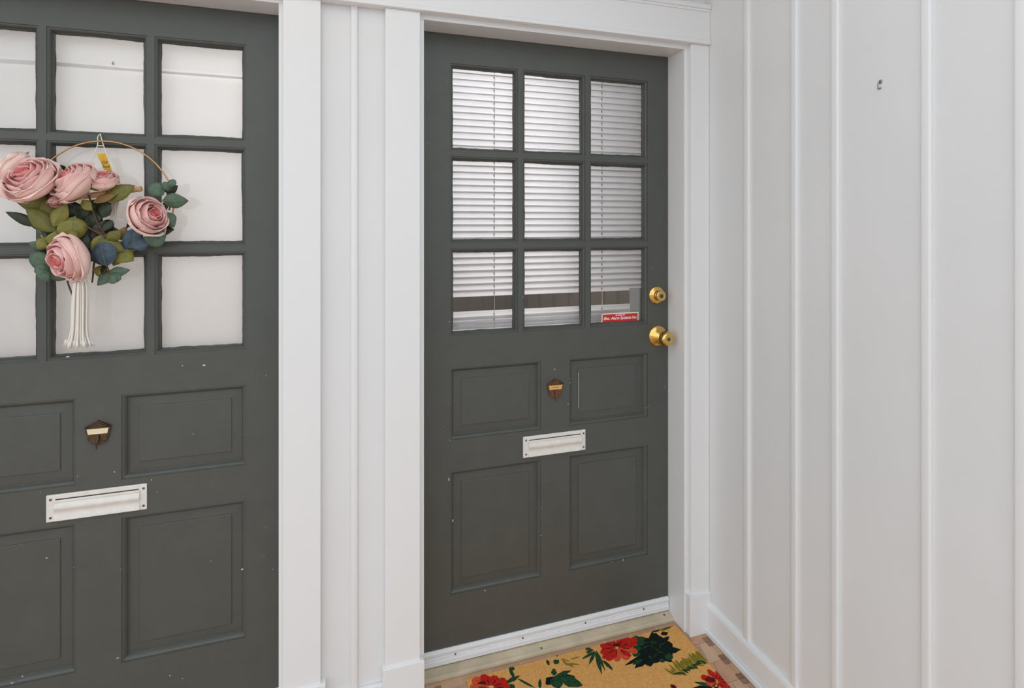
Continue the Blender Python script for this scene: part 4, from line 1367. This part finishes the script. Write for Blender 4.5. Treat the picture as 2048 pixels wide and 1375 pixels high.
((0.8564,-0.2395),(0.8653,-0.1972),0.009,'o'),
((0.8564,-0.2395),(0.8748,-0.2541),0.009,'o'),
((0.8634,-0.2383),(0.8638,-0.2036),0.009,'o'),
((0.8634,-0.2383),(0.8827,-0.2379),0.009,'g'),
((0.8704,-0.2371),(0.8737,-0.1969),0.009,'o'),
((0.8704,-0.2371),(0.8861,-0.2415),0.009,'o'),
((0.8774,-0.236),(0.8733,-0.2031),0.009,'o'),
((0.8774,-0.236),(0.8833,-0.2524),0.009,'o'),
((0.8845,-0.2348),(0.8746,-0.207),0.009,'o'),
((0.8845,-0.2348),(0.8862,-0.2564),0.009,'g'),
((0.8915,-0.2336),(0.8818,-0.2112),0.009,'o'),
((0.8915,-0.2336),(0.9112,-0.2568),0.009,'o'),
((0.8986,-0.2324),(0.8933,-0.1935),0.009,'o'),
((0.8986,-0.2324),(0.9076,-0.2502),0.009,'o'),
((0.9058,-0.2313),(0.9038,-0.1896),0.009,'o'),
((0.9058,-0.2313),(0.9277,-0.229),0.009,'g'),
((0.9129,-0.2301),(0.9078,-0.209),0.009,'o'),
((0.9129,-0.2301),(0.9249,-0.2475),0.009,'o'),
((0.9201,-0.2289),(0.9168,-0.1953),0.009,'o'),
((0.9201,-0.2289),(0.9344,-0.2432),0.009,'o'),
((0.9273,-0.2277),(0.9257,-0.1868),0.009,'o'),
((0.9273,-0.2277),(0.9542,-0.2298),0.009,'g'),
((0.9345,-0.2265),(0.9237,-0.2024),0.009,'o'),
((0.9345,-0.2265),(0.9557,-0.2232),0.009,'o'),
((0.8733,-0.3256),(0.8405,-0.2939),0.03,'r'),
((0.8815,-0.32),(0.8803,-0.2767),0.02,'r'),
((0.8823,-0.3286),(0.9175,-0.2889),0.024,'r'),
((0.8827,-0.3329),(0.9321,-0.3239),0.026,'c'),
((0.8771,-0.3352),(0.9072,-0.345),0.03,'r'),
((0.8711,-0.3332),(0.8406,-0.3191),0.03,'c'),
((0.9012,-0.3095),(0.9146,-0.2523),0.012,'r'),
((0.8741,-0.3342),(0.9067,-0.3733),0.04,'r'),
((0.8754,-0.318),(0.8451,-0.3081),0.02,'x'),
((0.8575,-0.341),(0.8056,-0.3056),0.016,'g'),
((0.8475,-0.3418),(0.7841,-0.3251),0.02,'k'),
((0.8575,-0.341),(0.8561,-0.3666),0.02,'k'),
((0.1782,-0.1184),(0.1427,-0.0736),0.04,'c'),
((0.1868,-0.1171),(0.1758,-0.0675),0.034,'r'),
((0.1942,-0.1196),(0.2129,-0.084),0.034,'r'),
((0.1976,-0.1248),(0.2417,-0.1103),0.034,'r'),
((0.1966,-0.1285),(0.2454,-0.1404),0.034,'r'),
((0.1772,-0.1221),(0.125,-0.105),0.04,'c'),
((0.1836,-0.1282),(0.147,-0.1441),0.04,'r'),
((0.191,-0.1307),(0.2118,-0.1692),0.04,'r'),
((0.1513,-0.0973),(0.1779,-0.1019),0.012,'x'),
((0.234,-0.1244),(0.2894,-0.109),0.016,'g'),
((0.269,-0.1193),(0.2665,-0.0646),0.012,'g'),
((0.2682,-0.0805),(0.2797,-0.0666),0.02,'g'),
((0.2779,-0.118),(0.318,-0.1703),0.01,'g'),
((0.2598,-0.137),(0.2436,-0.1459),0.02,'g'),
((0.3329,-0.1752),(0.3455,-0.1422),0.014,'g'),
((0.3949,-0.1479),(0.3558,-0.1684),0.03,'k'),
((0.3919,-0.1469),(0.3887,-0.1955),0.04,'g'),
((0.398,-0.1489),(0.4635,-0.2078),0.045,'g'),
((0.4002,-0.1517),(0.456,-0.1679),0.022,'k'),
((0.3949,-0.1479),(0.4538,-0.1413),0.018,'g'),
((0.3934,-0.1431),(0.4044,-0.1164),0.02,'g'),
((0.3936,-0.0995),(0.3969,-0.0735),0.012,'g'),
((0.4125,-0.0968),(0.4341,-0.088),0.02,'g'),
((0.4471,-0.1081),(0.4924,-0.1274),0.008,'o'),
((0.4426,-0.0976),(0.4714,-0.1339),0.008,'o'),
((0.4699,-0.0974),(0.5072,-0.0958),0.006,'o'),
((0.4399,-0.083),(0.4663,-0.1054),0.006,'o'),
((0.4515,-0.1185),(0.4461,-0.0896),0.008,'o'),
((0.4353,-0.0722),(0.4357,-0.0583),0.01,'g'),
((0.7261,-0.3061),(0.7385,-0.2959),0.02,'x'),
((0.8176,-0.0688),(0.9031,-0.0592),0.03,'o'),
((0.8425,-0.0717),(0.9111,-0.0537),0.014,'g')
]
# the same design goes on over the part of the mat nearer to the camera
more = []
rnd = random.Random(5)
for fx, fy in ((0.32, -0.40), (0.62, -0.47), (0.20, -0.52)):
    for k in range(9):
        a = 2 * PI * k / 9
        more.append(((fx, fy), (fx + 0.052 * math.cos(a), fy + 0.045 * math.sin(a)), 0.034, 'rc'[k % 2]))
    for k in range(5):
        a = 2 * PI * k / 5 + 0.4
        more.append(((fx + 0.05 * math.cos(a), fy + 0.045 * math.sin(a)), (fx + 0.10 * math.cos(a), fy + 0.085 * math.sin(a)), 0.024, 'gk'[k % 2]))
names = {'k': 'printed_leaf', 'g': 'printed_leaf', 'o': 'printed_fern', 'r': 'printed_petal', 'c': 'printed_petal', 'x': 'printed_bud'}
rnd = random.Random(6)
order = {'o': 0, 'k': 1, 'g': 2, 'c': 3, 'r': 4, 'x': 5}
PR = PRINTS + more
PR.sort(key=lambda t: order[t[3]])
for idx, (a, c_, w, kd) in enumerate(PR):
    a, c_ = Vector(a), Vector(c_)
    t = c_ - a
    nrm = Vector((-t.y, t.x)).normalized()
    L = []
    Rr = []
    n = 7
    for i in range(n + 1):
        s = i / n
        if kd in 'rcx':
            ww = w * 0.5 * (math.sin(PI * (0.08 + 0.86 * s)) ** 0.7) * (0.75 + 0.5 * s)
        else:
            ww = w * 0.5 * math.sin(PI * (0.04 + 0.94 * s)) ** 0.9
        ww *= rnd.uniform(0.78, 1.15)
        c0 = a + t * s
        L.append(c0 + nrm * ww)
        Rr.append(c0 - nrm * ww * rnd.uniform(0.85, 1.1))
    poly = [(min(max(p.x, mx0 + 0.001), mx1 - 0.001), min(max(p.y, my0 + 0.001), my1 - 0.001)) for p in L + list(reversed(Rr))]
    zt = 0.0085 + 0.00002 + idx * 0.000003
    b = MB()
    vs = [b.bm.verts.new((x, y, zt)) for x, y in poly]
    m_ = len(L)
    for i in range(m_ - 1):
        q = (vs[i], vs[i + 1], vs[2 * m_ - 2 - i], vs[2 * m_ - 1 - i])
        try:
            b.bm.faces.new(q)
        except ValueError:
            pass
    b.obj(names[kd], PRM[kd], dm)

# ================================================================== SMALL THINGS
hk = empty('wall_hook', (RX, -0.7810, 1.8070))
tag(hk, 'small bent metal hook stub on the blank right wall', 'hook')
hm = Matrix.Rotation(-PI / 2, 4, 'Z')
o = MB().lathe([(0.0055, 0), (0.0052, 0.0012), (0.0035, 0.0018)], 14).obj('plate', M['hook'], hk)
o.matrix_local = Matrix.Translation((0, 0, 0.006)) @ hm
o = MB().tube(smooth_curve([(0, 0, 0.006), (-0.006, 0.001, 0.004), (-0.008, 0.0015, -0.004), (-0.006, 0.001, -0.011), (-0.003, 0.0, -0.010)], 5), 0.0013, 7).obj('hook', M['hook'], hk, True)
o = MB().lathe([(0.0045, 0), (0.0045, 0.0004), (0.003, 0.0005)], 9).obj('scuff', M['smudge'], hk)
o.matrix_local = Matrix.Translation((0, 0.003, -0.010)) @ hm @ Matrix.Diagonal((1.5, 1, 0.6, 1))

# porch lamp on the ceiling (behind the view)
lamp = empty('ceiling_lamp', (-0.45, -0.5, CEIL))
tag(lamp, 'round warm ceiling lamp of the porch', 'lamp')
lm = Matrix.Rotation(PI / 2, 4, 'X').inverted()
o = MB().lathe([(0.10, 0), (0.10, 0.015), (0.085, 0.03)], 28).obj('base', M['brass'], lamp, True)
o.matrix_local = Matrix.Rotation(PI / 2, 4, 'X')
em = bpy.data.materials.new('lamp_globe')
em.use_nodes = True
eb = em.node_tree.nodes['Principled BSDF']
eb.inputs['Base Color'].default_value = (1, 0.9, 0.75, 1)
eb.inputs['Emission Color'].default_value = (1.0, 0.80, 0.58, 1)
eb.inputs['Emission Strength'].default_value = LAMP_STRENGTH
o = MB().lathe([(0.05, 0.02), (0.085, 0.04), (0.10, 0.075), (0.092, 0.11), (0.06, 0.14), (0.02, 0.15)], 28).obj('globe', em, lamp, True)
o.matrix_local = Matrix.Rotation(PI / 2, 4, 'X')
